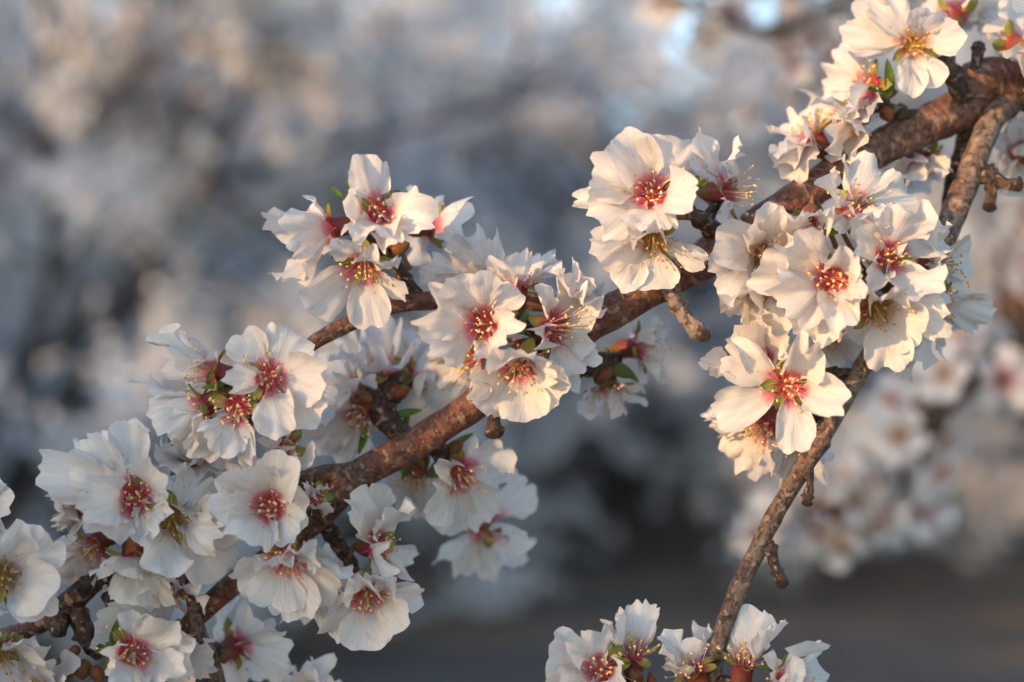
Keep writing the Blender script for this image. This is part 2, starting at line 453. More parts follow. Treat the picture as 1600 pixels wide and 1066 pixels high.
# ------------------------------------------------------------------ petals
def petal_mesh(L, W, rng, bend=0.0, cup=0.12, frill=1.0, curl=(0, 0), notch=None, twist=0.0, lobes=None, NC=40, NR=9, mat=None):
    """chord along +Y from the claw at the origin to the tip at (0, L, 0); upper side +Z"""
    notch = rng.uniform(0.0, 0.14) if notch is None else notch
    p1, p2, p3, p4, p5 = (rng.uniform(0, 6.28) for _ in range(5))
    skew = rng.uniform(-0.10, 0.10)
    k1, k2 = rng.choice((2, 3, 3, 4)), rng.choice((5, 6, 7))
    tear = rng.choice((0, 0, 0.07, 0.12)) * frill; tpos = rng.uniform(-1.2, 1.2)
    verts, uv = [], []
    phis = np.linspace(-0.93, 0.93, NC + 1) * math.pi
    jag = []
    for ph in phis:
        front = max(0.0, 0.5 + 0.5 * math.cos(ph)) ** 0.8
        j = frill * front * (0.034 * math.sin(3 * ph + p1) + 0.030 * math.sin(8 * ph + p2) + 0.020 * math.sin(15 * ph + p3) + rng.uniform(-.020, .020))
        j -= notch * math.exp(-((ph - skew) / 0.16) ** 2) + tear * math.exp(-((ph - tpos) / 0.07) ** 2)
        jag.append(1 + j)
    for ir in range(NR + 1):
        r = (ir / NR) ** 0.85
        for ic, ph in enumerate(phis):
            e = 1 + (jag[ic] - 1) * r ** 3
            c = 0.5 + 0.5 * math.cos(ph)
            y = c ** 0.92 * r * e
            x = math.sin(ph) * c ** 0.42 * r * e * 0.5 / 0.845 * 0.98
            x += skew * y * (1 - y) * 0.6
            X, Y = x * W, y * L
            s = x * 2
            z = cup * L * s * s * (0.35 + 0.65 * r)
            z -= 0.035 * L * math.exp(-(s / 0.16) ** 2) * r * (1.2 - r)
            amp = frill * L * r ** 2.2
            z += amp * 0.062 * math.sin(k1 * ph * 1.25 + p4 + r * 1.5)
            z += frill * L * r ** 4.5 * (0.055 * math.sin(k2 * ph + p5 - r) + 0.026 * math.sin(13 * ph + p1))
            z += L * min(1.0, r * 1.4) * (0.085 * noise.noise(Vector((x * 3.0 + p1, y * 3.0, p2))) + 0.040 * noise.noise(Vector((x * 8 + p3, y * 6, p4))))
            # side curls: roll one edge up (+) or down (-)
            cu = curl[0] if x < 0 else curl[1]
            if cu:
                lim = 0.30
                a = max(0.0, abs(s) - lim) / (1 - lim)
                ang = cu * a * 2.6
                if abs(ang) > 1e-3:
                    flat = abs(X) - lim * W / 2
                    R = flat / ang
                    X = math.copysign(lim * W / 2 + R * math.sin(ang), x)
                    z += R * (1 - math.cos(ang))
            if twist:
                t = twist * y
                X, z = X * math.cos(t) - z * math.sin(t), X * math.sin(t) + z * math.cos(t)
            verts.append([X, Y, z])
            uv.append((ph / (2 * math.pi) + 0.5, r * (0.35 + 0.65 * c)))
    V = np.array(verts)
    if abs(bend) > 1e-3:               # bend along the length, more towards the tip; the chord is restored afterwards
        t = np.clip(V[:, 1] / L, 0, 1.15)
        ts = np.linspace(0, 1.2, 61)
        ang = bend * ts ** 1.8
        cy = np.concatenate([[0], np.cumsum(np.cos((ang[1:] + ang[:-1]) / 2)) * 0.02])
        cz = np.concatenate([[0], np.cumsum(np.sin((ang[1:] + ang[:-1]) / 2)) * 0.02])
        a = np.interp(t, ts, ang)
        yy = np.interp(t, ts, cy) * L; zz = np.interp(t, ts, cz) * L
        h = V[:, 2]
        V = np.stack([V[:, 0], yy - np.sin(a) * h, zz + np.cos(a) * h], 1)
        ty, tz = np.interp(1, ts, cy), np.interp(1, ts, cz)
        ch = math.hypot(ty, tz); th = math.atan2(tz, ty)
        c_, s_ = math.cos(-th), math.sin(-th)
        V = np.stack([V[:, 0], (c_ * V[:, 1] - s_ * V[:, 2]) / ch, (s_ * V[:, 1] + c_ * V[:, 2]) / ch], 1)
    w = NC + 1
    fs = [(i * w + k, i * w + k + 1, (i + 1) * w + k + 1, (i + 1) * w + k) for i in range(NR) for k in range(NC)]
    return mesh('petal', V, fs, mat, True, uv)

# ------------------------------------------------------------------ shared pieces of a blossom (local +Z is where the blossom faces)
RIM = 0.0029
def lathe(prof, sides, mat, name, wob=0.0, seed=0):
    rng = random.Random(seed)
    vs_, uv, fs = [], [], []
    n = len(prof)
    for i, (r, z) in enumerate(prof):
        for k in range(sides + 1):
            a = 2 * math.pi * k / sides
            rr = r * (1 + wob * math.sin(5 * a))
            vs_.append((rr * math.cos(a), rr * math.sin(a), z))
            uv.append((k / sides, i / (n - 1)))
    w = sides + 1
    fs = [(i * w + k, i * w + k + 1, (i + 1) * w + k + 1, (i + 1) * w + k) for i in range(n - 1) for k in range(sides)]
    return mesh(name, vs_, fs, mat, True, uv)

mm = 0.001
CALYX = lathe([(0.7 * mm, -8.0 * mm), (1.6 * mm, -7.4 * mm), (2.6 * mm, -5.6 * mm), (3.0 * mm, -3.6 * mm), (2.9 * mm, -2.0 * mm), (3.1 * mm, -0.4 * mm), (3.4 * mm, 0.3 * mm)], 20, M['calyx'], 'calyx', 0.05)
CUP = {k: lathe([(3.38 * mm, 0.28 * mm), (2.9 * mm, -0.2 * mm), (2.3 * mm, -0.8 * mm), (1.5 * mm, -1.2 * mm), (0.3 * mm, -1.4 * mm)], 20, M['cup_' + k], 'cup_lining', 0.04) for k in ('red', 'green')}

def sepal_mesh(mat, seed):
    rng = random.Random(seed)
    n, m = 7, 6
    vs_, uv = [], []
    L, W = 5.8 * mm, 3.9 * mm
    curv = rng.uniform(-0.5, 0.35)
    for i in range(n + 1):
        u = i / n
        wd = W * (0.42 + 0.58 * math.sin(math.pi * min(1, u * 0.75 + 0.18))) * (1 - max(0, (u - 0.55) / 0.45) ** 2.4 * 0.93)
        for k in range(m + 1):
            s = 2 * k / m - 1
            vs_.append((s * wd / 2, u * L, (0.9 * mm) * s * s * (1 - u * .3) + curv * L * u * u * 0.5 + rng.uniform(-.06, .06) * mm))
            uv.append((k / m, u))
    w = m + 1
    fs = [(i * w + k, i * w + k + 1, (i + 1) * w + k + 1, (i + 1) * w + k) for i in range(n) for k in range(m)]
    me = mesh('sepal', vs_, fs, mat, True, uv)
    return me
SEPALS = {k: [sepal_mesh(M['sepal_' + k], 60 + i) for i in range(4)] for k in ('red', 'green')}

def ellipsoid(c, ax, r, h, seg=7, rings=4):
    """list of verts/faces of a small ellipsoid, long axis ax"""
    ax = Vector(ax).normalized()
    q = ax.to_track_quat('Z', 'Y')
    vs_, fs = [], []
    for i in range(rings + 1):
        t = math.pi * i / rings
        for k in range(seg):
            a = 2 * math.pi * k / seg
            v = q @ Vector((r * math.sin(t) * math.cos(a), r * math.sin(t) * math.sin(a), h * math.cos(t)))
            vs_.append(tuple(Vector(c) + v))
    for i in range(rings):
        for k in range(seg):
            fs.append((i * seg + k, (i + 1) * seg + k, (i + 1) * seg + (k + 1) % seg, i * seg + (k + 1) % seg))
    return vs_, fs

def stamen_meshes(seed, fil, anth, spread, length, count):
    rng = random.Random(seed)
    fv, ff, fu, av, af = [], [], [], [], []
    for i in range(count):
        a = 2 * math.pi * (i * 0.381966) + rng.uniform(-.2, .2)
        ring = (i % 3) / 2
        r0 = (1.0 + 1.5 * ring) * mm
        base = Vector((r0 * math.cos(a), r0 * math.sin(a), (-1.1 + 1.0 * ring) * mm))
        lean = spread * (0.25 + 0.9 * ring) * rng.uniform(0.75, 1.2)
        ln = length * rng.uniform(0.55, 1.15) * mm
        rd = Vector((math.cos(a), math.sin(a), 0)); tn = Vector((-math.sin(a), math.cos(a), 0)) * rng.uniform(-.35, .35)
        pts = []
        for k in range(5):
            t = k / 4
            pts.append(base + (rd + tn) * (ln * math.sin(lean) * (t ** 1.15)) + Vector((0, 0, 1)) * (ln * math.cos(lean) * t * (1 - 0.07 * t)))
        o = len(fv)
        for k, p in enumerate(pts):
            T = (pts[min(k + 1, 4)] - pts[max(k - 1, 0)]).normalized()
            A = T.orthogonal().normalized(); B = T.cross(A)
            rr = (0.12 - 0.05 * k / 4) * mm
            for j in range(4):
                b = math.pi / 2 * j
                fv.append(tuple(p + rr * (math.cos(b) * A + math.sin(b) * B)))
                fu.append((j / 4, k / 4))
        for k in range(4):
            for j in range(4):
                ff.append((o + k * 4 + j, o + k * 4 + (j + 1) % 4, o + (k + 1) * 4 + (j + 1) % 4, o + (k + 1) * 4 + j))
        o = len(av)
        ax = Vector((rng.uniform(-1, 1), rng.uniform(-1, 1), rng.uniform(0, 1)))
        v, f = ellipsoid(pts[-1], ax, rng.uniform(.26, .42) * mm, rng.uniform(.40, .62) * mm)
        av += v; af += [tuple(x + o for x in q) for q in f]
    return mesh('stamens', fv, ff, M[fil], True, fu), mesh('anthers', av, af, M[anth], True)

STAMENS = {'gold': [stamen_meshes(160 + i, 'fil_pale', 'anther', 0.80, 8.4, 32) for i in range(3)],
           'red': [stamen_meshes(100 + i, 'fil_red', 'anther', 0.74, 7.2, 36) for i in range(4)],
           'green': [stamen_meshes(120 + i, 'fil_pale', 'anther_old', 0.85, 9.5, 26) for i in range(3)],
           'long': [stamen_meshes(140 + i, 'fil_red', 'anther', 0.42, 10.5, 28) for i in range(3)]}
PISTIL = tube([(0, 0, -4.2 * mm, 1.0 * mm), (0, 0, -2.5 * mm, 0.8 * mm), (.2 * mm, 0, 1 * mm, 0.32 * mm), (.3 * mm, .2 * mm, 5 * mm, 0.28 * mm), (.4 * mm, .3 * mm, 6.4 * mm, 0.34 * mm), (.4 * mm, .3 * mm, 6.9 * mm, 0.55 * mm)], 0.0009, 8, M['pistil'], 0.0)

ALL = []
def solve_tip(C, f, px, py, R, pick):
    """point on the sight line of a pixel that lies a petal's length away from the centre"""
    o = Vector((0, 0, CAM_H))
    d = (at(px, py, 0) - o).normalized()
    t0 = (C - o).dot(d)
    q = o + d * t0
    m2 = (q - C).length_squared
    h2 = R * R - m2
    if h2 <= 0: return q
    h = math.sqrt(h2)
    a, b = o + d * (t0 - h), o + d * (t0 + h)          # near, far
    if pick == 'n': return a
    if pick == 'f': return b
    if isinstance(pick, (int, float)):                  # explicit depth as a share of the possible reach, + towards the camera
        return o + d * (t0 - h * pick)
    fa, fb = (a - C).dot(f) / R, (b - C).dot(f) / R
    return a if abs(fa - 0.28) < abs(fb - 0.28) else b

def blossom(label, px, py, z, f, tips, anchor=None, style='red', size=1.0, stam=None, group=None, sepals=5, frill=1.0, petal=None):
    """tips: (px, py[, options]) for each petal in turn: where its tip is seen"""
    seed = int(px * 7 + py * 13 + z * 3) & 0xffff
    rng = random.Random(seed)
    C = at(px, py, z)
    fw = view(f)
    e = empty('almond_blossom', C)
    tag(e, label, 'blossom', group)
    ALL.append(e)
    q = fw.to_track_quat('Z', 'Y')
    roll = rng.uniform(0, 6.28)
    dirs = []
    for t in tips:
        o = dict(t[2]) if len(t) > 2 else {}
        R = o.pop('R', 1.0) * size * 0.0212
        T = solve_tip(C, fw, t[0], t[1], R, o.pop('d', None))
        v = T - C
        pr = v - fw * v.dot(fw)
        if pr.length < 1e-4: pr = fw.orthogonal()
        pr.normalize()
        base = C + pr * RIM * size * 0.95 + fw * 0.0003
        dirs.append(math.atan2((q.inverted() @ pr).y, (q.inverted() @ pr).x))
        y = T - base
        L = y.length
        y.normalize()
        hint = fw * 1.0 - pr * 0.55 * max(0.0, y.dot(fw))
        nrm = hint - y * hint.dot(y)
        if nrm.length < 1e-3: nrm = -pr
        nrm.normalize()
        if 'tw' in o: nrm = Quaternion(y, rad(o.pop('tw'))) @ nrm
        x = y.cross(nrm).normalized()
        W = o.pop('w', 0.86 + rng.uniform(-.06, .10)) * 0.0196 * size
        op = dict(bend=rng.uniform(-0.95, 0.35), cup=rng.uniform(-0.03, 0.24), frill=frill * rng.uniform(0.9, 1.6), curl=(rng.choice((0, 0, .25, -.25, .5)), rng.choice((0, 0, .25, -.3, .5))))
        op.update(o)
        me = petal_mesh(L, W, rng, mat=M['petal_' + (petal or ('red' if style != 'green' else 'pale'))], **op)
        p = obj('petal', me, e, base - C)
        p.rotation_mode = 'QUATERNION'
        p.rotation_quaternion = Matrix((x, y, nrm)).transposed().to_quaternion()
    # sepals stand in the widest gaps between the petals
    dirs = sorted(a % (2 * math.pi) for a in dirs)
    gaps = []
    for i, a in enumerate(dirs):
        b = dirs[(i + 1) % len(dirs)]
        g = (b - a) % (2 * math.pi) or 2 * math.pi
        gaps.append((g, a + g / 2))
        if g > 2.2:
            gaps += [(g - 1, a + g * 0.25), (g - 1.01, a + g * 0.75)]
    gaps.sort(reverse=True)
    sk = 'green' if style == 'green' else 'red'
    for g, a in gaps[:sepals]:
        s = obj('sepal', rng.choice(SEPALS['red' if stam == 'long' or rng.random() < .3 else 'green']), e)
        out = Vector((math.cos(a), math.sin(a), 0))
        tilt = rad(rng.uniform(-18, 30))
        y = (out * math.cos(tilt) + Vector((0, 0, 1)) * math.sin(tilt)).normalized()
        nz = (Vector((0, 0, 1)) * math.cos(tilt) - out * math.sin(tilt)).normalized()
        x = y.cross(nz)
        s.rotation_mode = 'QUATERNION'
        s.rotation_quaternion = q @ Matrix((x, y, nz)).transposed().to_quaternion()
        s.location = q @ (out * 0.0030 * size + Vector((0, 0, 0.0001)))
        s.scale = (size,) * 3
    def fixed(name, me, parent=e):
        o = obj(name, me, parent)
        if parent is e:
            o.rotation_mode = 'QUATERNION'
            o.rotation_quaternion = q @ Quaternion((0, 0, 1), roll)
            o.scale = (size,) * 3
        return o
    ca = fixed('calyx', CALYX)
    fixed('cup_lining', CUP[sk], ca)
    sm, am = rng.choice(STAMENS[stam or style])
    st = fixed('stamens', sm); st['kind'] = 'stuff'
    an = fixed('anthers', am, st); an['kind'] = 'stuff'
    fixed('pistil', PISTIL)
    if anchor is not None:
        A = at(*anchor)
        b = C - fw * 0.0074 * size
        d = (A - b).length
        m1 = b - fw * min(0.004, d * 0.3)
        m2 = A + (m1 - A) * 0.25 + Vector((rng.uniform(-1, 1), rng.uniform(-1, 1), rng.uniform(-1, 1))) * 0.06 * d
        rp = 0.00075
        obj('pedicel', tube([tuple(b - C) + (rp * 1.05,), tuple(m1 - C) + (rp,), tuple(m2 - C) + (rp,), tuple(A - C) + (rp * 1.4,)], 0.0012, 8, M['pedicel'], 0.06, seed), e)
    return e

# ---- cluster on the side branch, top
a = (606, 402, -9)
blossom('upright blossom crowning the small cluster on the side branch, one petal pointing straight up', 591, 332, 0, (0.05, 0.16, 1),
        [(568, 236, dict(w=.66, bend=-.3, cup=.22)), (537, 330, dict(w=.74, bend=.5, d=.6, cup=.25)), (679, 340, dict(w=.78, bend=-.9)), (622, 378, dict(w=.60, d=.9)), (575, 372, dict(w=.95, d=.95, bend=-.5))], a)
blossom('pale blossom of the side branch cluster turned away, only its ruffled petals showing', 520, 356, -4, (-0.92, -0.22, 0.28),
        [(410, 340, dict(w=.9, d=.0)), (488, 316, dict(w=.62, d=-.5)), (428, 432, dict(w=.8, d=.5)), (470, 450, dict(w=.8, d=.3)), (440, 372, dict(w=.8, d=.8))], a, stam='long')
blossom('nodding blossom of the side branch cluster with a smooth oval petal hanging over bark', 570, 412, 2, (0.05, -0.66, 0.75),
        [(474, 478, dict(w=1.0, d=.2, frill=.4, bend=-.5)), (578, 516, dict(w=.72, d=.2, frill=.35, bend=-.5, R=.96)), (637, 466, dict(w=.34, d=.1, frill=.5, bend=-.6)), (520, 374, dict(w=.6, d=.9, bend=-.3)), (600, 396, dict(w=.7, d=.95, bend=-1.0))], a, 'red', sepals=5, stam='gold')
blossom('bluish shaded blossom tucked behind the upright one of the side branch cluster', 664, 352, -26, (0.55, 0.2, -0.6),
        [(732, 352, dict(w=.9)), (700, 330, dict(w=.7)), (690, 372, dict(w=.8)), (640, 320), (630, 392)], (640, 420, -16))
# ---- centre
c = (838, 528, -9)
blossom('broad blossom with pink heart and frilled petals, biggest of the middle cluster', 760, 508, 3, (-0.14, 0.02, 1),
        [(722, 424, dict(w=1.0, frill=.8)), (786, 436, dict(w=.92, frill=.6, d=.25)), (668, 482, dict(w=.86)), (664, 540, dict(w=1.0, frill=1.3)), (760, 566, dict(w=.55, d=.9, curl=(.5, .9))), (808, 522, dict(w=.62, d=.92, bend=-.6))], c, sepals=4, petal='red')
blossom('nodding blossom beneath the broad one of the middle cluster, petals splayed like a skirt', 810, 566, 6, (0.03, -0.52, 0.85),
        [(742, 636, dict(w=.95, d=.25)), (820, 660, dict(w=.82, d=.15, frill=.7, R=.98)), (884, 622, dict(w=.86, d=.2, frill=.5)), (874, 574, dict(w=.6, d=.55)), (790, 545, dict(w=.8, d=.95, bend=-.9))], c, stam='gold')
blossom('side-turned shaded blossom of the middle cluster with a narrow petal curling up', 862, 514, -3, (0.62, -0.05, 0.78),
        [(842, 446, dict(w=.36, curl=(.7, .7), d=.5)), (908, 430, dict(w=.86, d=-.2)), (931, 524, dict(w=.82, d=.1)), (918, 582, dict(w=.75, d=.2)), (893, 610, dict(w=.6, d=.3)), (832, 532, dict(w=.5, d=.9, curl=(.8, .8)))], c, petal='red', stam='long')
blossom('half-open upright blossom seen from behind above the middle cluster, brown calyx showing', 808, 452, -8, (0.0, 0.95, -0.1),
        [(792, 396, dict(w=.8, d=.8, R=.85)), (820, 400, dict(w=.8, d=-.6, R=.85)), (776, 420, dict(w=.6, d=.6, R=.8)), (880, 408, dict(w=.8, d=-.3)), (850, 396, dict(w=.7, d=-.7))], c, size=.95)
blossom('bluish blossom with crinkled petals behind the half-open one of the middle cluster', 770, 440, -24, (-0.35, 0.75, -0.3),
        [(714, 372, dict(w=.8)), (742, 382, dict(w=.9)), (690, 438, dict(w=.75)), (655, 436, dict(w=.5, R=1.2)), (880, 420, dict(w=.7, R=1.1))], (800, 470, -19))
blossom('warm crinkled blossom half hidden below the biggest one of the middle cluster', 742, 556, -8, (-0.6, -0.35, 0.6),
        [(672, 566, dict(w=.85)), (684, 594, dict(w=.8)), (716, 604, dict(w=.9)), (752, 616, dict(w=.7))], c)
blossom('pale blossom edge of the middle cluster curling over the bark', 900, 470, -13, (0.5, 0.7, 0.2),
        [(905, 418, dict(w=.8, d=.4)), (880, 440, dict(w=.6)), (930, 470, dict(w=.6)), (915, 440, dict(w=.6))], c)
# ---- cluster B
b = (366, 604, -11)
blossom('blossom with open crimson heart below the side branch, its rounded petal in full sun', 418, 592, 2, (0.16, 0.04, 1),
        [(372, 517, dict(w=.66, frill=.5, d=.2)), (464, 516, dict(w=.84, d=.2)), (513, 592, dict(w=.94, frill=.5, bend=-.3)), (500, 656, dict(w=.8)), (438, 683, dict(w=.72)), (352, 590, dict(w=.5, d=.85, bend=-.8))], b, sepals=5)
blossom('side-on blossom baring a brush of red stamens with a petal hooked back over it', 338, 582, -3, (-0.90, 0.28, 0.22),
        [(258, 508, dict(w=.42, d=.2, bend=-.9, R=1.15)), (270, 530, dict(w=.7, d=-.7)), (250, 560, dict(w=.6, d=-.6)), (290, 610, dict(w=.6, d=-.4))], b, stam='long')
blossom('bell-shaped side-on blossom with one thin petal stretched out over the soil', 322, 632, -1, (-0.78, -0.42, 0.25),
        [(214, 588, dict(w=.40, d=.0, R=1.2, bend=-.6)), (232, 620, dict(w=.7, d=-.3)), (234, 655, dict(w=.8, d=.5)), (268, 690, dict(w=.8, d=.2)), (304, 700, dict(w=.7, d=.6))], b)
blossom('drooping blossom with bare red cup and long hanging petals under the crimson-hearted one', 370, 636, 6, (0.05, -0.36, 0.9),
        [(336, 706, dict(w=.78, d=.4)), (374, 722, dict(w=.7, d=.15)), (398, 740, dict(w=.36, d=.1, curl=(.6, .6), R=1.1)), (300, 712, dict(w=.6, d=-.4))], b, sepals=5)
blossom('half hidden blossom with pointed green sepals between two larger ones beside the branch fork', 446, 700, -10, (0.35, 0.25, 0.7),
        [(426, 690, dict(w=.4, d=.8)), (420, 740, dict(w=.6)), (480, 730, dict(w=.5)), (410, 680, dict(w=.4))], (446, 755, -21), size=.85)
# ---- lower corner
e1 = (262, 838, -13)
blossom('flat wide-open blossom with ragged star-like outline and deep crimson heart', 214, 778, 3, (0.0, 0.05, 1),
        [(66, 724, dict(w=.95, R=1.15, frill=1.5, d=-.4)), (122, 702, dict(w=.95, d=.1, frill=1.5)), (196, 658, dict(w=.72, frill=1.3, R=1.05)), (252, 734, dict(w=.8, d=.8)), (262, 800, dict(w=.5, d=.8, curl=(.6, .6))), (240, 838, dict(w=.66, d=.75, frill=1.4)), (146, 846, dict(w=.95)), (124, 786, dict(w=.85))], e1, sepals=5)
blossom('blossom with spent brown stamens overlapping the ragged star-like one', 272, 812, 4, (0.36, -0.12, 0.9),
        [(378, 808, dict(w=.9, frill=.4)), (352, 896, dict(w=.92, frill=.4, bend=-.5)), (312, 738, dict(w=.9, d=-.1)), (240, 898, dict(w=.8)), (343, 846, dict(w=.66, d=.8))], e1, 'green', sepals=5)
blossom('small blossom peeping out behind the ragged star-like one', 118, 800, -8, (-0.75, -0.1, 0.55),
        [(92, 790, dict(w=.6)), (112, 828, dict(w=.6)), (118, 760, dict(w=.6)), (92, 812, dict(w=.5))], (175, 850, -14), size=.85)
blossom('petal-heavy blossom hanging mouth down under the ragged star-like one', 212, 870, -2, (-0.05, -0.85, 0.4),
        [(166, 900, dict(w=.8, d=.7)), (200, 948, dict(w=.72, d=.3, frill=.5)), (232, 930, dict(w=.5, d=.6, frill=.5, curl=(-.5, -.5))), (262, 940, dict(w=.7, d=-.2)), (182, 890, dict(w=.7, d=.9))], e1)
blossom('drooping blossom with smooth overlapping petals touching the dark lower branch', 150, 852, -7, (-0.55, -0.6, 0.5),
        [(96, 902, dict(w=.85)), (118, 920, dict(w=.8)), (92, 866, dict(w=.6)), (156, 925, dict(w=.6))], (190, 880, -15))
blossom('shaded blossom between the ragged star-like one and the bell-shaped one', 300, 712, -16, (0.1, 0.4, 0.5),
        [(244, 672, dict(w=.34, R=1.1, curl=(.5, .5))), (272, 700, dict(w=.8)), (330, 690, dict(w=.8)), (330, 750, dict(w=.8)), (270, 740, dict(w=.8))], (330, 836, -25))
blossom('face-on blossom with rosy heart and tidy petals beside the branch fork', 424, 794, 3, (0.0, 0.06, 1),
        [(376, 728, dict(w=.9, frill=.5)), (450, 708, dict(w=.8, frill=.4)), (328, 766, dict(w=.9, frill=.5)), (484, 796, dict(w=.74, frill=.5, d=.5)), (366, 852, dict(w=.9)), (466, 838, dict(w=.7, d=.5))], (444, 826, -14), sepals=5)
blossom('nodding blossom under the rosy face-on one, broad skirt of cream petals over the lower branch', 450, 868, 5, (0.03, -0.52, 0.85),
        [(364, 912, dict(w=.82, d=.1)), (420, 954, dict(w=.95, d=.2, frill=.7)), (472, 972, dict(w=.8, d=.1, frill=.7)), (532, 926, dict(w=.9, d=.2, frill=.6)), (552, 900, dict(w=.55, d=.0)), (418, 872, dict(w=.6, d=.95, bend=-.8)), (492, 852, dict(w=.6, d=.95, bend=-.8, curl=(.5, .5)))], (444, 826, -14), stam='gold')
blossom('small curled petal blossom beside the fork of the branch', 492, 780, -6, (0.5, 0.1, 0.8),
        [(512, 790, dict(w=.5, R=.7, bend=.8)), (470, 760, dict(w=.4, R=.8)), (500, 760, dict(w=.4, R=.7))], (500, 812, -18), size=.7, sepals=3)
blossom('lowest hanging blossom below the thick branch, full skirt of petals over open soil', 573, 926, -3, (0.22, -0.42, 0.88),
        [(508, 994, dict(w=.7, d=-.1)), (564, 1018, dict(w=.86, d=.2, frill=.5)), (624, 990, dict(w=.9, d=.2, frill=.7)), (660, 924, dict(w=.55, d=.1)), (552, 906, dict(w=.6, d=.9)), (600, 898, dict(w=.6, d=.8))], (552, 886, -18), stam='gold')
blossom('sideways blossom above the lowest hanging one, stamens pointing out past its petals', 586, 856, -12, (0.72, 0.0, 0.6),
        [(544, 776, dict(w=.7, R=1.1)), (580, 764, dict(w=.85)), (622, 786, dict(w=.8)), (642, 884, dict(w=.6)), (604, 890, dict(w=.6))], (545, 872, -18))
blossom('blurred blossom showing its green-tipped back beside the lower twig', 362, 1010, -30, (0.35, 0.2, -0.85),
        [(330, 960, dict(w=.9)), (398, 962, dict(w=1.0)), (452, 1010, dict(w=.95)), (440, 1062, dict(w=.95)), (352, 1075, dict(w=.8))], (352, 1030, -26))
blossom('blurred white blossom just beyond the green-tipped back-turned one', 490, 1085, -45, (0.1, 0.3, 0.9),
        [(455, 1052), (500, 1046), (532, 1060), (440, 1090), (520, 1120)], (420, 1110, -40))
blossom('blossom with fan of veined petals beside young leaves and brown buds', 204, 1018, 2, (0.42, 0.05, 0.9),
        [(272, 972, dict(w=.78, frill=.6)), (307, 1024, dict(w=.92, frill=.6)), (276, 1068, dict(w=.8)), (190, 1088, dict(w=.7)), (166, 1030, dict(w=.5, d=.8, curl=(.7, .7))), (222, 956, dict(w=.7, d=.0))], (158, 1022, -10), stam='gold')
blossom('blossom behind the veined-fan one, petal tip curling past it', 258, 1010, -18, (0.4, 0.1, 0.7),
        [(334, 1040, dict(w=.7)), (320, 1068, dict(w=.7)), (165, 960, dict(w=.8, R=1.1)), (140, 980, dict(w=.8, R=1.2))], (310, 1010, -15))
f1 = (4, 926, -13)
blossom('cream yellow-hearted blossom with a long petal, above the dark lower branch', 6, 900, 6, (0.55, 0.05, 0.8),
        [(86, 834, dict(w=.9, frill=.3, R=1.05)), (88, 930, dict(w=.92, frill=.4)), (78, 968, dict(w=.7, frill=.4)), (-70, 860), (-60, 950), (20, 824, dict(w=.8))], f1, 'green')
blossom('cream yellow-hearted blossom directly under the long-petalled cream one', 0, 1018, 2, (0.5, -0.3, 0.8),
        [(72, 1036, dict(w=.85, frill=.5)), (62, 1000, dict(w=.6)), (20, 1090), (-70, 990), (-60, 1060)], (-10, 1040, -15), 'green')
blossom('lone petal tip of a blossom above the long-petalled cream one', -36, 800, -6, (0.4, 0.3, 0.8),
        [(18, 794, dict(w=.7, frill=.3)), (-30, 740), (-110, 780), (-70, 870), (-10, 850, dict(w=.6))], (-30, 910, -12))
blossom('blossom beneath the brown buds and young leaves', 70, 1090, -6, (0.1, 0.6, 0.7),
        [(70, 1024, dict(w=.8)), (120, 1046, dict(w=.7)), (30, 1050, dict(w=.7)), (100, 1140)], (-8, 1040, -15))
blossom('shaded blossom wedged between the rosy face-on one and the brown-stamened one', 338, 792, -12, (-0.2, 0.5, 0.7),
        [(310, 730, dict(w=.9)), (356, 720, dict(w=.9)), (392, 770, dict(w=.8)), (330, 850, dict(w=.9)), (300, 800, dict(w=.8))], (330, 838, -25))
blossom('shaded blossom peering over the ragged star-like one, petals fanned upwards', 168, 752, -13, (-0.3, 0.6, 0.5),
        [(104, 744, dict(w=.8)), (150, 680, dict(w=.8)), (222, 672, dict(w=.8)), (98, 790, dict(w=.7))], (215, 872, -16))
blossom('shaded blossom filling the gap beneath the nodding skirt-like one', 500, 906, -13, (0.2, -0.5, 0.6),
        [(462, 968, dict(w=.8)), (528, 960, dict(w=.8)), (566, 900, dict(w=.7)), (490, 850, dict(w=.7))], (444, 840, -17))
blossom('pale blossom filling the gap beside the lower twig under the brown-stamened one', 268, 916, -15, (-0.1, -0.6, 0.6),
        [(226, 958, dict(w=.8)), (272, 984, dict(w=.8)), (322, 920, dict(w=.6)), (238, 880, dict(w=.7))], (297, 890, -13))
# ---- behind the branch
d = (604, 634, -31)
blossom('soft-focus upright blossom behind the thick branch between the two big clusters', 604, 584, -36, (0.0, 0.85, 0.25),
        [(560, 520, dict(w=.8)), (600, 500, dict(w=.7)), (652, 522, dict(w=.9)), (630, 560, dict(w=.7, d=.9)), (530, 556, dict(w=.7))], d)
blossom('soft-focus white blossom lit from the sky behind the thick branch', 556, 612, -38, (-0.7, 0.3, 0.3),
        [(512, 544, dict(w=.8, R=1.1)), (504, 590, dict(w=1.0)), (526, 640, dict(w=.9)), (560, 560, dict(w=.9)), (500, 630, dict(w=.8))], d)
blossom('soft-focus blossom drooping on the near side of the shaded spur behind the branch', 568, 640, -30, (-0.6, -0.6, 0.3),
        [(508, 700, dict(w=1.1, R=1.1)), (552, 706, dict(w=.4)), (480, 680, dict(w=.9, R=1.15)), (540, 720, dict(w=.9))], d)
blossom('soft-focus blossom facing the middle cluster behind the thick branch', 646, 588, -40, (0.6, 0.4, 0.2),
        [(690, 560, dict(w=.8)), (690, 600, dict(w=.9)), (650, 530, dict(w=.8)), (672, 640, dict(w=.8))], d)
gg = (690, 724, -32)
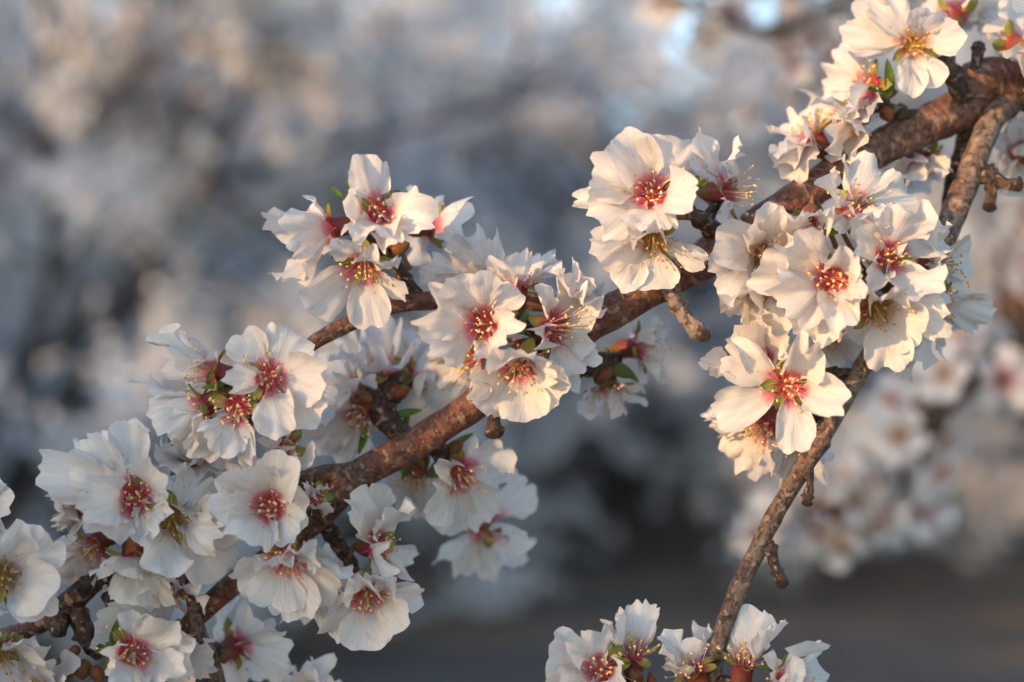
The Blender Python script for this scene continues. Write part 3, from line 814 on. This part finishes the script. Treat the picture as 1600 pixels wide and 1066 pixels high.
blossom('blurred blossom with red brush heart hanging below the thick branch', 716, 736, -31, (0.42, -0.42, 0.8),
        [(688, 722, dict(w=.5, d=.8, curl=(.6, .6))), (798, 706, dict(w=.95)), (794, 762, dict(w=.9)), (762, 812, dict(w=.95)), (702, 832, dict(w=.9)), (664, 806, dict(w=.8))], gg, stam='long')
blossom('very blurred grey blossom lowest of those under the thick branch', 760, 820, -62, (0.1, -0.5, 0.7),
        [(828, 752, dict(w=.8)), (830, 836, dict(w=.8)), (796, 886, dict(w=.9)), (740, 906, dict(w=.9)), (692, 888, dict(w=.8))], (706, 740, -36))
blossom('blurred blossom with rusty calyx pressed against the underside of the branch', 652, 736, -34, (-0.2, -0.8, 0.4),
        [(630, 794, dict(w=.7)), (672, 800, dict(w=.7)), (608, 760, dict(w=.8)), (650, 810, dict(w=.7))], gg)
h = (960, 562, -32)
blossom('soft-focus blossom facing sideways beneath the branch, beside the bare knobbly spur', 992, 544, -36, (0.8, 0.05, 0.4),
        [(1026, 502, dict(w=.46, d=.6)), (980, 488, dict(w=.7, d=-.5)), (1042, 604, dict(w=.5, d=.4)), (1036, 556, dict(w=.8, d=-.7)), (1000, 600, dict(w=.6, d=-.4))], h, stam='long')
blossom('soft-focus blossom hanging mouth down beneath the branch, beside the sideways one', 950, 600, -34, (0.15, -0.85, 0.3),
        [(1004, 608, dict(w=.4, d=.5)), (976, 650, dict(w=.7, d=.2)), (904, 628, dict(w=.7, d=.1)), (930, 652, dict(w=.8, d=-.6)), (985, 632, dict(w=.8, d=-.6))], h)
# ---- cluster I
i1 = (1090, 340, -12)
blossom('glowing pink-hearted blossom with broad upper petals at the top of the dark forked spur', 1022, 306, 0, (-0.12, 0.1, 1),
        [(1036, 214, dict(w=1.0, frill=.6, R=.98)), (972, 206, dict(w=.86, frill=.8, R=1.05)), (920, 262, dict(w=.9)), (898, 310, dict(w=.5, R=1.15, d=-.5)), (924, 352, dict(w=.9)), (1010, 362, dict(w=.9, d=.85, bend=-.6)), (1090, 310, dict(w=.74, bend=-1.0))], i1, sepals=5)
blossom('yellow-hearted nodding blossom below the pink-hearted one, petal tips touching the branch', 1022, 372, 2, (-0.08, -0.55, 0.8),
        [(926, 392, dict(w=.85, d=-.1)), (950, 430, dict(w=.9, d=.1, frill=.7)), (1018, 456, dict(w=.88, d=.1, frill=.4, R=.98)), (1108, 412, dict(w=.44, d=.1, frill=.4, bend=-.5)), (1000, 352, dict(w=.6, d=.9))], i1, 'green', sepals=5)
blossom('side-on blossom with red calyx and fanned stamens on the dark forked spur', 1134, 300, -14, (0.86, -0.05, 0.42),
        [(1086, 204, dict(w=.62, d=.2, R=1.1, bend=.4)), (1074, 236, dict(w=.7, d=.3, R=1.05)), (1152, 214, dict(w=.58, d=.1)), (1124, 342, dict(w=.36, d=.6, bend=-.6)), (1160, 345, dict(w=.7, d=-.4))], (1116, 322, -16), stam='long')
blossom('blurred closed blossom with dark red calyx behind the forked spur', 1064, 286, -24, (-0.1, 0.9, -0.3),
        [(1050, 226, dict(w=.6, R=.8)), (1090, 250, dict(w=.6, R=.7)), (1040, 250, dict(w=.6, R=.7))], (1074, 314, -14), size=.8)
# ---- cluster J
j = (1350, 428, -13)
blossom('ruffled blossom with red heart at the middle of the densest cluster on the hanging twig', 1302, 436, 6, (-0.16, -0.06, 1),
        [(1176, 420, dict(w=.8, R=1.15)), (1232, 376, dict(w=.86)), (1212, 480, dict(w=.98)), (1262, 536, dict(w=.95, frill=1.4)), (1318, 518, dict(w=.7, curl=(.5, .4))), (1352, 462, dict(w=.5, d=.85)), (1330, 388, dict(w=.5, d=.7))], j, sepals=5)
blossom('tilted blossom with crimson brush heart beside the ruffled one in the densest cluster', 1386, 402, 4, (0.12, 0.12, 1),
        [(1334, 376, dict(w=.6, d=.8)), (1356, 326, dict(w=.9, d=.2)), (1430, 318, dict(w=.9)), (1474, 350, dict(w=.86, R=1.05)), (1452, 466, dict(w=.95)), (1356, 446, dict(w=.5, d=.85, curl=(.6, .5)))], j, sepals=5)
blossom('top blossom of the densest cluster with a thin hooked petal against the branch', 1332, 328, -3, (0.05, 0.42, 0.85),
        [(1284, 272, dict(w=.34, curl=(.6, .6))), (1360, 252, dict(w=.86)), (1424, 296, dict(w=.9)), (1300, 360, dict(w=.4, d=.8)), (1374, 346, dict(w=.6, d=.9))], j, 'red', stam='gold')
blossom('nodding blossom with brown stamens and a long lower petal in the densest cluster', 1370, 482, 5, (0.1, -0.46, 0.88),
        [(1388, 580, dict(w=.78, d=.1, frill=.6)), (1446, 526, dict(w=.9, d=.25, frill=.6)), (1488, 500, dict(w=.8, d=.1)), (1330, 530, dict(w=.7, d=-.5)), (1396, 452, dict(w=.6, d=.85))], j, 'green', sepals=5)
blossom('shaded blossom behind the nodding brown-stamened one, thin petal stretching out past it', 1456, 474, -12, (0.6, -0.35, 0.4),
        [(1552, 498, dict(w=.6, R=1.15)), (1520, 480, dict(w=.7)), (1430, 560, dict(w=.7)), (1410, 590, dict(w=.7, R=1.1)), (1470, 540, dict(w=.6))], (1420, 470, -19))
blossom('apricot-tinted blossom resting on the branch beside the densest cluster', 1192, 398, -8, (0.1, 0.0, 0.9),
        [(1112, 376, dict(w=.9, frill=.5)), (1108, 440, dict(w=.85, frill=.6)), (1190, 326, dict(w=.9, frill=.8)), (1240, 330, dict(w=.9)), (1246, 410, dict(w=.7))], (1230, 440, -16), 'green')
blossom('bright petalled blossom overlapping the apricot-tinted one beside the branch', 1262, 352, -4, (-0.2, -0.5, 0.4),
        [(1206, 346, dict(w=.8, d=.3)), (1214, 376, dict(w=.7, d=.4)), (1270, 396, dict(w=.6)), (1284, 330, dict(w=.5))], (1310, 396, -13))
blossom('drooping blossom under the apricot-tinted one with creamy folded petals', 1186, 448, -7, (-0.1, -0.8, 0.5),
        [(1126, 486, dict(w=.74, d=.1)), (1160, 500, dict(w=.8, d=.3)), (1194, 520, dict(w=.8, d=.2)), (1224, 490, dict(w=.7)), (1140, 462, dict(w=.6))], (1240, 440, -16))
blossom('thin-petalled translucent blossom behind the densest cluster beside the hanging twig', 1462, 416, -14, (0.72, 0.05, 0.6),
        [(1518, 398, dict(w=.8, frill=.3)), (1504, 432, dict(w=.7, frill=.3)), (1466, 370, dict(w=.7)), (1450, 460, dict(w=.6))], (1452, 420, -22), 'green')
blossom('shaded blossom seen through the gap under the densest cluster', 1290, 520, -22, (0.3, -0.5, 0.6),
        [(1330, 566, dict(w=.8)), (1300, 574, dict(w=.7)), (1250, 540, dict(w=.9)), (1344, 530, dict(w=.8))], (1350, 470, -17))
# ---- cluster K
k = (1258, 590, -11)
blossom('face-on five-petalled blossom with green star of sepals at the bend of the hanging twig', 1232, 604, 4, (0.0, 0.02, 1),
        [(1128, 548, dict(w=.74, frill=.5, bend=-.2, cup=.1)), (1114, 652, dict(w=.72, frill=.5, bend=-.2)), (1242, 711, dict(w=.60, frill=.5, curl=(.3, 0))), (1327, 632, dict(w=.70, frill=.6)), (1266, 526, dict(w=.62))], k, 'red', sepals=5, stam='gold')
blossom('blossom tucked behind the green-starred one, red calyx between the petals', 1200, 664, -7, (-0.55, -0.55, 0.4),
        [(1126, 690, dict(w=.85)), (1170, 728, dict(w=.9)), (1100, 650, dict(w=.4, R=1.1)), (1140, 710, dict(w=.8))], k)
blossom('shaded blossom low behind the green-starred one, resting on the twig', 1246, 680, -14, (0.1, -0.8, 0.3),
        [(1222, 748, dict(w=.7)), (1252, 752, dict(w=.8)), (1280, 716, dict(w=.6)), (1200, 730, dict(w=.6))], (1236, 660, -20))
blossom('ruffled blossom above the green-starred one, thin petal sticking out past it', 1190, 570, -10, (-0.3, 0.3, 0.7),
        [(1094, 572, dict(w=.42, R=1.1)), (1150, 520, dict(w=.9)), (1196, 506, dict(w=.9)), (1240, 520, dict(w=.9)), (1130, 590, dict(w=.5))], k)
# ---- bottom
blossom('blossom at the foot of the hanging twig with pink heart and wide pale fan', 940, 1044, -4, (-0.1, 0.22, 0.95),
        [(852, 1026, dict(w=1.0)), (910, 976, dict(w=.72)), (870, 1080, dict(w=.7)), (966, 1056, dict(w=.5, d=.8)), (940, 1110, dict(w=.6))], (972, 1068, -8), sepals=5, stam='gold')
blossom('upright blossom with tall clubbed petals and red calyx below the knobbly twig', 990, 1026, -8, (0.0, 0.95, 0.2),
        [(1016, 938, dict(w=.58, d=-.2, R=1.1)), (968, 956, dict(w=.6, d=.3)), (988, 946, dict(w=.6, d=-.5)), (944, 972, dict(w=.55, d=.2))], (1000, 1082, -8))
blossom('small upright blossom leaning away from the foot of the hanging twig', 1084, 1050, -4, (-0.5, 0.8, 0.2),
        [(1028, 1000, dict(w=.56, d=.2, R=1.05)), (1062, 1004, dict(w=.7, d=.0)), (1100, 980, dict(w=.46, d=-.5)), (1050, 1040, dict(w=.6, d=.3))], (1108, 1085, -7))
blossom('upright blossom with tall spoon petals and red calyx against the foot of the hanging twig', 1160, 1040, -1, (0.08, 0.95, 0.1),
        [(1180, 948, dict(w=.8, d=-.3, R=1.0)), (1212, 980, dict(w=.5, d=.4)), (1226, 968, dict(w=.6, d=-.2, R=1.05)), (1148, 976, dict(w=.6, d=-.5))], (1152, 1070, -2))
blossom('rounded blossom low beside the spoon-petalled one', 1226, 1066, 1, (0.4, 0.4, 0.7),
        [(1256, 1022, dict(w=.9)), (1300, 1062, dict(w=.9)), (1200, 1030, dict(w=.5, d=.7)), (1260, 1110)], (1192, 1078, -2))
# ---- top corner
m = (1474, 98, -30)
blossom('greenish-hearted shaded blossom on the dark spur above the thick branch', 1428, 72, -24, (-0.08, -0.15, 1),
        [(1322, 20, dict(w=1.0, R=1.15)), (1366, -6, dict(w=.8)), (1458, 12, dict(w=.72, frill=.3, R=.85)), (1508, 52, dict(w=.7, frill=.3, R=.95)), (1462, 138, dict(w=.66, frill=.3, R=.9)), (1418, 152, dict(w=.6, frill=.3)), (1318, 52, dict(w=.8))], m, 'green', sepals=5, size=.9)
blossom('side-on blossom with young leaves at its base above the thick branch', 1362, 134, -28, (-0.8, 0.1, 0.35),
        [(1300, 98, dict(w=.9)), (1284, 146, dict(w=.9)), (1330, 92, dict(w=.5)), (1352, 200, dict(w=.8)), (1320, 186, dict(w=.8))], (1378, 160, -29))
blossom('wide shaded blossom spreading over the branch under the leafy one', 1334, 188, -30, (-0.6, -0.3, 0.5),
        [(1260, 168, dict(w=.9)), (1266, 206, dict(w=.9)), (1300, 228, dict(w=.8)), (1350, 234, dict(w=.8)), (1290, 160, dict(w=.7))], (1388, 172, -31))
blossom('long-stalked blossom tilting back above the branch, petals like folded wings', 1272, 212, -28, (-0.45, 0.75, 0.1),
        [(1208, 196, dict(w=.55, R=.9)), (1226, 240, dict(w=.7)), (1240, 186, dict(w=.6)), (1250, 280, dict(w=.7)), (1230, 262, dict(w=.7))], (1297, 240, -26))
blossom('turned-away blossom with maroon calyx beside the greenish-hearted one', 1490, 28, -40, (0.2, 0.6, -0.6),
        [(1450, -30), (1500, -40), (1546, -10), (1530, 40, dict(w=.9)), (1560, 20)], (1490, 112, -31))
blossom('blossom with bright red calyx just above the thickest part of the branch', 1586, 72, -36, (-0.3, 0.2, -0.8),
        [(1540, 104, dict(w=.9)), (1540, 50, dict(w=.9)), (1590, 10), (1640, 50), (1610, 120)], (1560, 148, -40))
blossom('blossom tip reaching over the thickest part of the branch', 1640, 100, -28, (0.2, 0.3, 0.9),
        [(1588, 104, dict(w=.8)), (1600, 64, dict(w=.7)), (1650, 30), (1690, 90), (1630, 150)], (1620, 148, -42))
blossom('shaded blossom hanging under the main branch between it and the hanging twig', 1436, 250, -44, (0.2, -0.6, 0.5),
        [(1412, 290, dict(w=.8)), (1440, 300, dict(w=.7)), (1400, 260, dict(w=.7)), (1470, 270, dict(w=.6))], (1448, 210, -40))
blossom('dim blossom behind the hanging twig below the main branch', 1590, 236, -60, (0.1, -0.3, 0.9),
        [(1545, 230), (1560, 290), (1600, 300), (1640, 240), (1600, 180)], (1600, 160, -46))

# ------------------------------------------------------------------ young leaves and buds of the tree
def leaf(px0, py0, px1, py1, z, w_px=10, dz=0, fold=0.3, name='leaf', mat='leaf'):
    A, B = at(px0, py0, z), at(px1, py1, z + dz)
    y = B - A; L = y.length; y.normalize()
    n = Vector((0.2, -1, 0.25)); n = (n - y * n.dot(y)).normalized()
    x = y.cross(n)
    W = w_px * PX
    vs_, uv = [], []
    N_, K_ = 8, 4
    for i in range(N_ + 1):
        u = i / N_
        wd = W * math.sin(math.pi * min(1, u ** 0.8 * 0.97 + 0.02)) ** 0.8
        for kk in range(K_ + 1):
            s = 2 * kk / K_ - 1
            p = A + y * (u * L) + x * (s * wd / 2) + n * (fold * abs(s) * wd / 2 - 0.12 * L * u * u)
            vs_.append(p); uv.append((kk / K_, u))
    fs = [(i * 5 + kk, i * 5 + kk + 1, (i + 1) * 5 + kk + 1, (i + 1) * 5 + kk) for i in range(N_) for kk in range(K_)]
    tpart(name, mesh(name, vs_, fs, M[mat], True, uv))
for args in [(536, 312, 516, 289, -6, 9), (546, 296, 540, 282, -6, 9), (326, 604, 332, 575, -2, 12, 3), (352, 600, 316, 606, 0, 10, 3), (340, 596, 350, 620, 0, 12),
             (806, 520, 828, 478, 0, 10), (816, 524, 820, 490, 0, 9), (800, 520, 806, 500, 0, 8), (1390, 150, 1389, 92, -24, 20, 3), (1390, 152, 1354, 133, -24, 16, 3), (1094, 300, 1106, 276, -16, 14), (1088, 300, 1092, 272, -17, 12),
             (176, 1010, 186, 966, -2, 17, 3), (162, 1008, 150, 1020, -1, 14, 3), (166, 1004, 178, 1018, 0, 15), (1180, 604, 1156, 592, -6, 9), (1212, 552, 1206, 530, -8, 9), (1272, 590, 1288, 584, -8, 14),
             (1390, 552, 1446, 520, -12, 12), (1404, 490, 1416, 470, 0, 9), (610, 616, 646, 590, -30, 14), (612, 650, 660, 640, -28, 14), (576, 660, 560, 712, -29, 14), (640, 640, 622, 700, -29, 12),
             (944, 570, 984, 590, -28, 20), (960, 566, 1000, 596, -30, 16), (700, 700, 740, 676, -30, 12), (690, 716, 664, 750, -30, 14), (640, 720, 628, 752, -28, 12), (1512, 296, 1540, 262, -50, 10)]:
    leaf(*args)

def bud(px, py, z, tx, ty, r_px, mat='bud'):
    A, T = at(px, py, z), at(tx, ty, z + 1)
    ax = (T - A)
    L = ax.length
    prof = [(0.25, 0.0), (0.75, 0.14), (1.0, 0.38), (0.92, 0.62), (0.6, 0.84), (0.12, 1.0)]
    vs_, uv = [], []
    q = ax.to_track_quat('Z', 'Y')
    for i, (r, h) in enumerate(prof):
        for kk in range(13):
            a = 2 * math.pi * kk / 12
            rr = r * r_px * PX * (1 + 0.07 * math.cos(5 * a + i * 1.2))
            vs_.append(A + q @ Vector((rr * math.cos(a), rr * math.sin(a), h * L))); uv.append((kk / 12, i / 5))
    fs = [(i * 13 + kk, i * 13 + kk + 1, (i + 1) * 13 + kk + 1, (i + 1) * 13 + kk) for i in range(5) for kk in range(12)]
    tpart('bud', mesh('bud', vs_, fs, M[mat], True, uv))
for args in [(1096, 520, 4, 1108, 532, 11, 'spur'), (773, 672, -5, 775, 686, 14, 'spur'), (1262, 780, -5, 1260, 792, 9, 'spur'), (1220, 904, -4, 1224, 920, 11, 'spur'), (1588, 288, -26, 1600, 287, 13, 'spur'), (1547, 318, -26, 1545, 331, 12, 'spur'), (606, 398, -6, 640, 380, 12), (594, 386, -4, 606, 400, 7), (112, 1036, -8, 96, 1064, 14), (128, 1030, -6, 130, 1062, 15), (146, 1040, -5, 158, 1066, 12), (104, 1034, -9, 84, 1040, 11), (118, 1024, -8, 116, 1008, 9),
             (612, 620, -28, 640, 606, 13), (584, 630, -29, 560, 616, 11), (700, 706, -29, 724, 690, 12), (640, 724, -29, 660, 748, 12), (952, 572, -27, 930, 600, 16), (1420, 20, -30, 1406, 4, 9), (1424, 20, -30, 1436, 28, 8),
             (1380, 168, -28, 1392, 190, 12), (1000, 1070, -6, 984, 1044, 12), (1020, 1076, -6, 1016, 1050, 8), (1080, 1066, -3, 1086, 1042, 10), (1420, 540, -10, 1428, 556, 10)]:
    bud(*args)

# ------------------------------------------------------------------ blurred sprays of the same tree further off
def proto_blossom(seed, style):
    rng = random.Random(seed)
    e = empty('almond_blossom', (0, 0, 0))
    for kk in range(5):
        a = 2 * math.pi * kk / 5 + rng.uniform(-.15, .15)
        me = petal_mesh(0.0175, 0.0165, rng, bend=rng.uniform(-.5, .2), cup=rng.uniform(.05, .2), frill=rng.uniform(.8, 1.3), NC=12, NR=5, mat=M['petal_' + ('red' if style == 'red' else 'pale')])
        out = Vector((math.cos(a), math.sin(a), 0)); t = rad(rng.uniform(-5, 40))
        y = out * math.cos(t) + Vector((0, 0, 1)) * math.sin(t); n = Vector((0, 0, 1)) * math.cos(t) - out * math.sin(t)
        p = obj('petal', me, e, out * 0.0034)
        p.rotation_mode = 'QUATERNION'; p.rotation_quaternion = Matrix((y.cross(n), y, n)).transposed().to_quaternion()
    ca = obj('calyx', CALYX, e); obj('cup_lining', CUP[style], ca)
    sm, am = STAMENS[style][seed % 3]
    st = obj('stamens', sm, e); st['kind'] = 'stuff'
    an = obj('anthers', am, st); an['kind'] = 'stuff'
    e.rotation_mode = 'QUATERNION'
    return e
PROTO = [proto_blossom(200 + i, ['red', 'green', 'green'][i]) for i in range(3)]
used = [False] * 3
def far_point(px, py, dist):
    k = PX * dist / FOC
    return Vector(((px - 800) * k, dist, CAM_H + (533 - py) * k))
def place(v, f, label, group, rng):
    i = rng.randrange(3)
    if not used[i]:
        o = PROTO[i]; used[i] = True
    else:
        o = copy_tree(PROTO[i])
    o.location = v
    o.rotation_quaternion = Vector(f).normalized().to_track_quat('Z', 'Y') @ Quaternion((0, 0, 1), rng.uniform(0, 6.28))
    s = rng.uniform(.9, 1.1); o.scale = (s, s, s)
    tag(o, label, 'blossom', group)
def spray(path, dist, n, label, group, seed, r=0.004, spreadr=0.03, root=None):
    """a blossoming side branch of the front tree, out of focus"""
    rng = random.Random(seed)
    pts = [tuple(far_point(x, y, d)) + (r * (1 - 0.5 * i / len(path)),) for i, (x, y, d) in enumerate(path)]
    if root: pts = [root] + pts
    tpart('branch', tube(pts, 0.012, 10, M['spur'], 0.12, seed))
    C = catmull([p[:3] + (0,) for p in pts[(1 if root else 0):]], 0.01)[:, :3]
    for q in range(n):
        p = C[min(len(C) - 1, int((q + rng.random()) / n * len(C)))]
        dv = Vector((rng.gauss(0, 1), rng.gauss(0, .8), rng.gauss(.1, 1))).normalized()
        place(Vector(p) + dv * rng.uniform(.010, spreadr), dv + Vector((rng.gauss(0, .5), rng.gauss(0, .5), rng.gauss(0, .5))), label, group, rng)
spray([(1720, 480, .92), (1600, 535, .90), (1520, 590, .88), (1440, 670, .87), (1380, 720, .87)], 1, 30, 'blurred blossom on the dim branch behind the hanging twig', 'blossoms on the dim branch behind the hanging twig', 301, .009, .034, (1.0, 0.96, 1.45, .012))
spray([(1430, 735, .87), (1380, 770, .86), (1330, 800, .85), (1260, 805, .85)], 1, 26, 'blurred blossom in the ball-shaped spray beside the lower hanging twig', 'blossoms of the ball-shaped spray', 302, .007, .034, tuple(far_point(1480, 630, .875)) + (.004,))
spray([(1720, 300, 1.3), (1600, 340, 1.3), (1560, 430, 1.28), (1600, 500, 1.26)], 1, 26, 'blurred sunlit blossom on the branch behind the dark side spurs', 'blossoms behind the dark side spurs', 303, .005, .05, (1.01, 0.97, 1.7, .012))
spray([(1420, -60, 1.02), (1330, -20, 1.0), (1260, 30, .98), (1190, 50, .97), (1110, 20, .96), (1040, -10, .96)], 1, 34, 'blurred apricot blossom on the highest of the blurred branches', 'blossoms on the highest blurred branch', 304, .005, .042, (1.03, 0.98, 2.0, .012))
spray([(1400, -10, 1.02), (1320, 70, 1.0), (1270, 120, .99), (1250, 160, .99)], 1, 20, 'blurred apricot blossom drooping below the highest blurred branch', 'blossoms drooping below the top branch', 305, .004, .040, (1.03, 0.98, 1.95, .012))

# ------------------------------------------------------------------ orchard trees beyond
def grow_tree(seed, H=4.6, spread=2.5, dens=1.0, low=0.75):
    rng = random.Random(seed)
    nr = np.random.default_rng(seed)
    segs = []                       # limb tubes
    twigs = []                      # (a, b) thin shoots that carry blossom
    trunk_h = rng.uniform(.5, .65)
    def limb(p, d, r, ln, lvl):
        pts = [tuple(p) + (r,)]
        q = Vector(p); dd = Vector(d)
        n = 5
        for i in range(n):
            dd = (dd + Vector((rng.gauss(0, .16), rng.gauss(0, .16), rng.gauss(.03, .10)))).normalized()
            q = q + dd * ln / n
            pts.append(tuple(q) + (r * (1 - .62 * (i + 1) / n),))
            if lvl < 2 and i >= 1:
                for _ in range(2 if lvl == 0 else 2):
                    sd = (dd * 0.6 + Vector((rng.gauss(0, .7), rng.gauss(0, .7), rng.gauss(.05, .45)))).normalized()
                    limb(q, sd, r * .5, ln * rng.uniform(.42, .68), lvl + 1)
            if lvl >= 1:
                for _ in range(3):
                    sd = (dd + Vector((rng.gauss(0, .8), rng.gauss(0, .8), rng.gauss(-.2, .6)))).normalized()
                    twigs.append((q.copy(), q + sd * rng.uniform(.2, .55)))
        segs.append(pts)
    for kk in range(8):
        a = 2 * math.pi * kk * 0.381966 + rng.uniform(-.4, .4)
        d = Vector((math.cos(a) * .75, math.sin(a) * .75, (.28, .9, .45, 1.1, .65, .02, .10, .0)[kk])).normalized()
        limb(Vector((0, 0, trunk_h)), d, .05 if kk < 5 else .03, H * (rng.uniform(.50, .66) if kk < 5 else .38), 0)
    tr = tube([(0, 0, -.1, .15), (0, 0, .1, .11), (.02, .01, trunk_h * .6, .09), (0, 0, trunk_h + .12, .085)], 0.1, 14, M['trunk'], .12, seed)
    # limbs in one mesh
    V, F, U = [], [], []
    for pts in segs:
        me = tube(pts, 0.16, 6, None, .0, seed, cap=False)
        o = len(V)
        V += [tuple(v.co) for v in me.vertices]; F += [tuple(o + i for i in p.vertices) for p in me.polygons]
        U += [(0, 0)] * len(me.vertices)
        bpy.data.meshes.remove(me)
    lm = mesh('limbs', V, F, M['trunk'], True, U)
    # blossom: pentagons strung along the shoots
    off = Vector((seed * 3.7, 1.3, 0.2))
    twigs[:] = [t for t in twigs if noise.noise((t[0] + t[1]) * 0.5 * 1.35 + off) > 0.05]      # bare stretches between clumps of bloom
    A = np.array([t[0] for t in twigs]); Bq = np.array([t[1] for t in twigs])
    per = int(27 * dens)
    n = len(A) * per
    t = nr.random((len(A), per, 1))
    pos = (A[:, None] + (Bq - A)[:, None] * t).reshape(-1, 3) + nr.normal(0, .026, (n, 3))
    pos = pos[pos[:, 2] > 0.15]
    n = len(pos)
    a1 = nr.normal(size=(n, 3)); a1 /= np.linalg.norm(a1, axis=1)[:, None]
    b1 = np.cross(a1, nr.normal(size=(n, 3))); b1 /= np.linalg.norm(b1, axis=1)[:, None]
    c1 = np.cross(a1, b1)
    rr = nr.uniform(.015, .026, (n, 1))
    vv = []
    for kk in range(5):
        an = 2 * math.pi * kk / 5
        vv.append(pos + rr * (math.cos(an) * b1 + math.sin(an) * c1))
    vv.append(pos - a1 * rr * .45)
    Vv = np.stack(vv, 1).reshape(-1, 3)
    base = np.arange(n)[:, None] * 6
    tri = np.concatenate([np.concatenate([base + kk, base + (kk + 1) % 5, base + 5], 1)[:, None] for kk in range(5)], 1).reshape(-1, 3)
    me = bpy.data.meshes.new('crown')
    me.vertices.add(len(Vv)); me.vertices.foreach_set('co', Vv.astype(np.float32).ravel())
    me.loops.add(tri.size); me.loops.foreach_set('vertex_index', tri.astype(np.int32).ravel())
    me.polygons.add(len(tri)); me.polygons.foreach_set('loop_start', np.arange(0, tri.size, 3, dtype=np.int32))
    me.polygons.foreach_set('use_smooth', np.ones(len(tri), dtype=bool))
    me.materials.append(M['crown'])
    me.update(); me.validate()
    e = empty('orchard_tree', (0, 0, 0))
    obj('trunk', tr, e); obj('limbs', lm, e); obj('crown', me, e)
    return e
TREES = [grow_tree(400 + i) for i in range(3)]
tused = [False] * 3
def orchard(kind, x, y, rz, s, label, group):
    if tused[kind]: o = copy_tree(TREES[kind])
    else: o = TREES[kind]; tused[kind] = True
    o.location = (x, y, -0.02); o.rotation_euler = (0, 0, rz); o.scale = (s, s, s)
    tag(o, label, 'tree', group)
    return o
rg = random.Random(9)
for i, (x, y, l) in enumerate([(-2.7, 7.0, 'blurred blossoming tree behind the upright blossom of the side branch cluster'), (0.9, 10.8, 'blurred blossoming tree standing behind the middle cluster'),
                            (4.6, 8.0, 'blurred sunlit blossoming tree behind the densest cluster'), (-1.0, 12.4, 'blurred blossoming tree between and behind the two nearest orchard trees')]):
    orchard(i % 3, x, y, rg.uniform(0, 6), rg.uniform(.95, 1.1), l, 'trees of the first orchard row')
for i, x in enumerate((-8.6, -4.0, -0.4, 2.6, 6.2, 10)):
    orchard((i + 1) % 3, x, 15.5 + rg.uniform(-.5, .5), rg.uniform(0, 6), rg.uniform(1.2, 1.35), 'blurred white-blossoming tree in the second orchard row', 'trees of the second orchard row')
for i, x in enumerate((-12, -7.5, -3, 1.5, 6, 10.5, 15)):
    orchard((i + 2) % 3, x, 21.5 + rg.uniform(-.5, .5), rg.uniform(0, 6), rg.uniform(1.3, 1.5), 'blurred white-blossoming tree in the third orchard row', 'trees of the third orchard row')
for i, x in enumerate((-20, -15, -10, -5, 0, 5, 10, 15, 20)):
    orchard(i % 3, x, 28 + rg.uniform(-.5, .5), rg.uniform(0, 6), rg.uniform(.8, .95), 'blurred white-blossoming tree in the last orchard row', 'trees of the last orchard row')
# the neighbouring trees on the sunward side, behind the photographer: they throw the shade
for i, (x, y, k, r, sc_) in enumerate([(-7.314, -2.421, 0, 1.2, 0.85), (-11.4, 1.4, 2, 0.5, 1.3), (-9.8, 4.0, 0, 2.2, 1.15), (-16.4, 0.8, 1, 2.0, 1.4), (-9.5, 6.6, 1, 3.1, 1.15), (-13.8, 7.2, 0, 1.1, 1.3)]):
    orchard(k, x, y, r, sc_, 'white-blossoming tree on the sunward side of the photographer', 'trees on the sunward side')
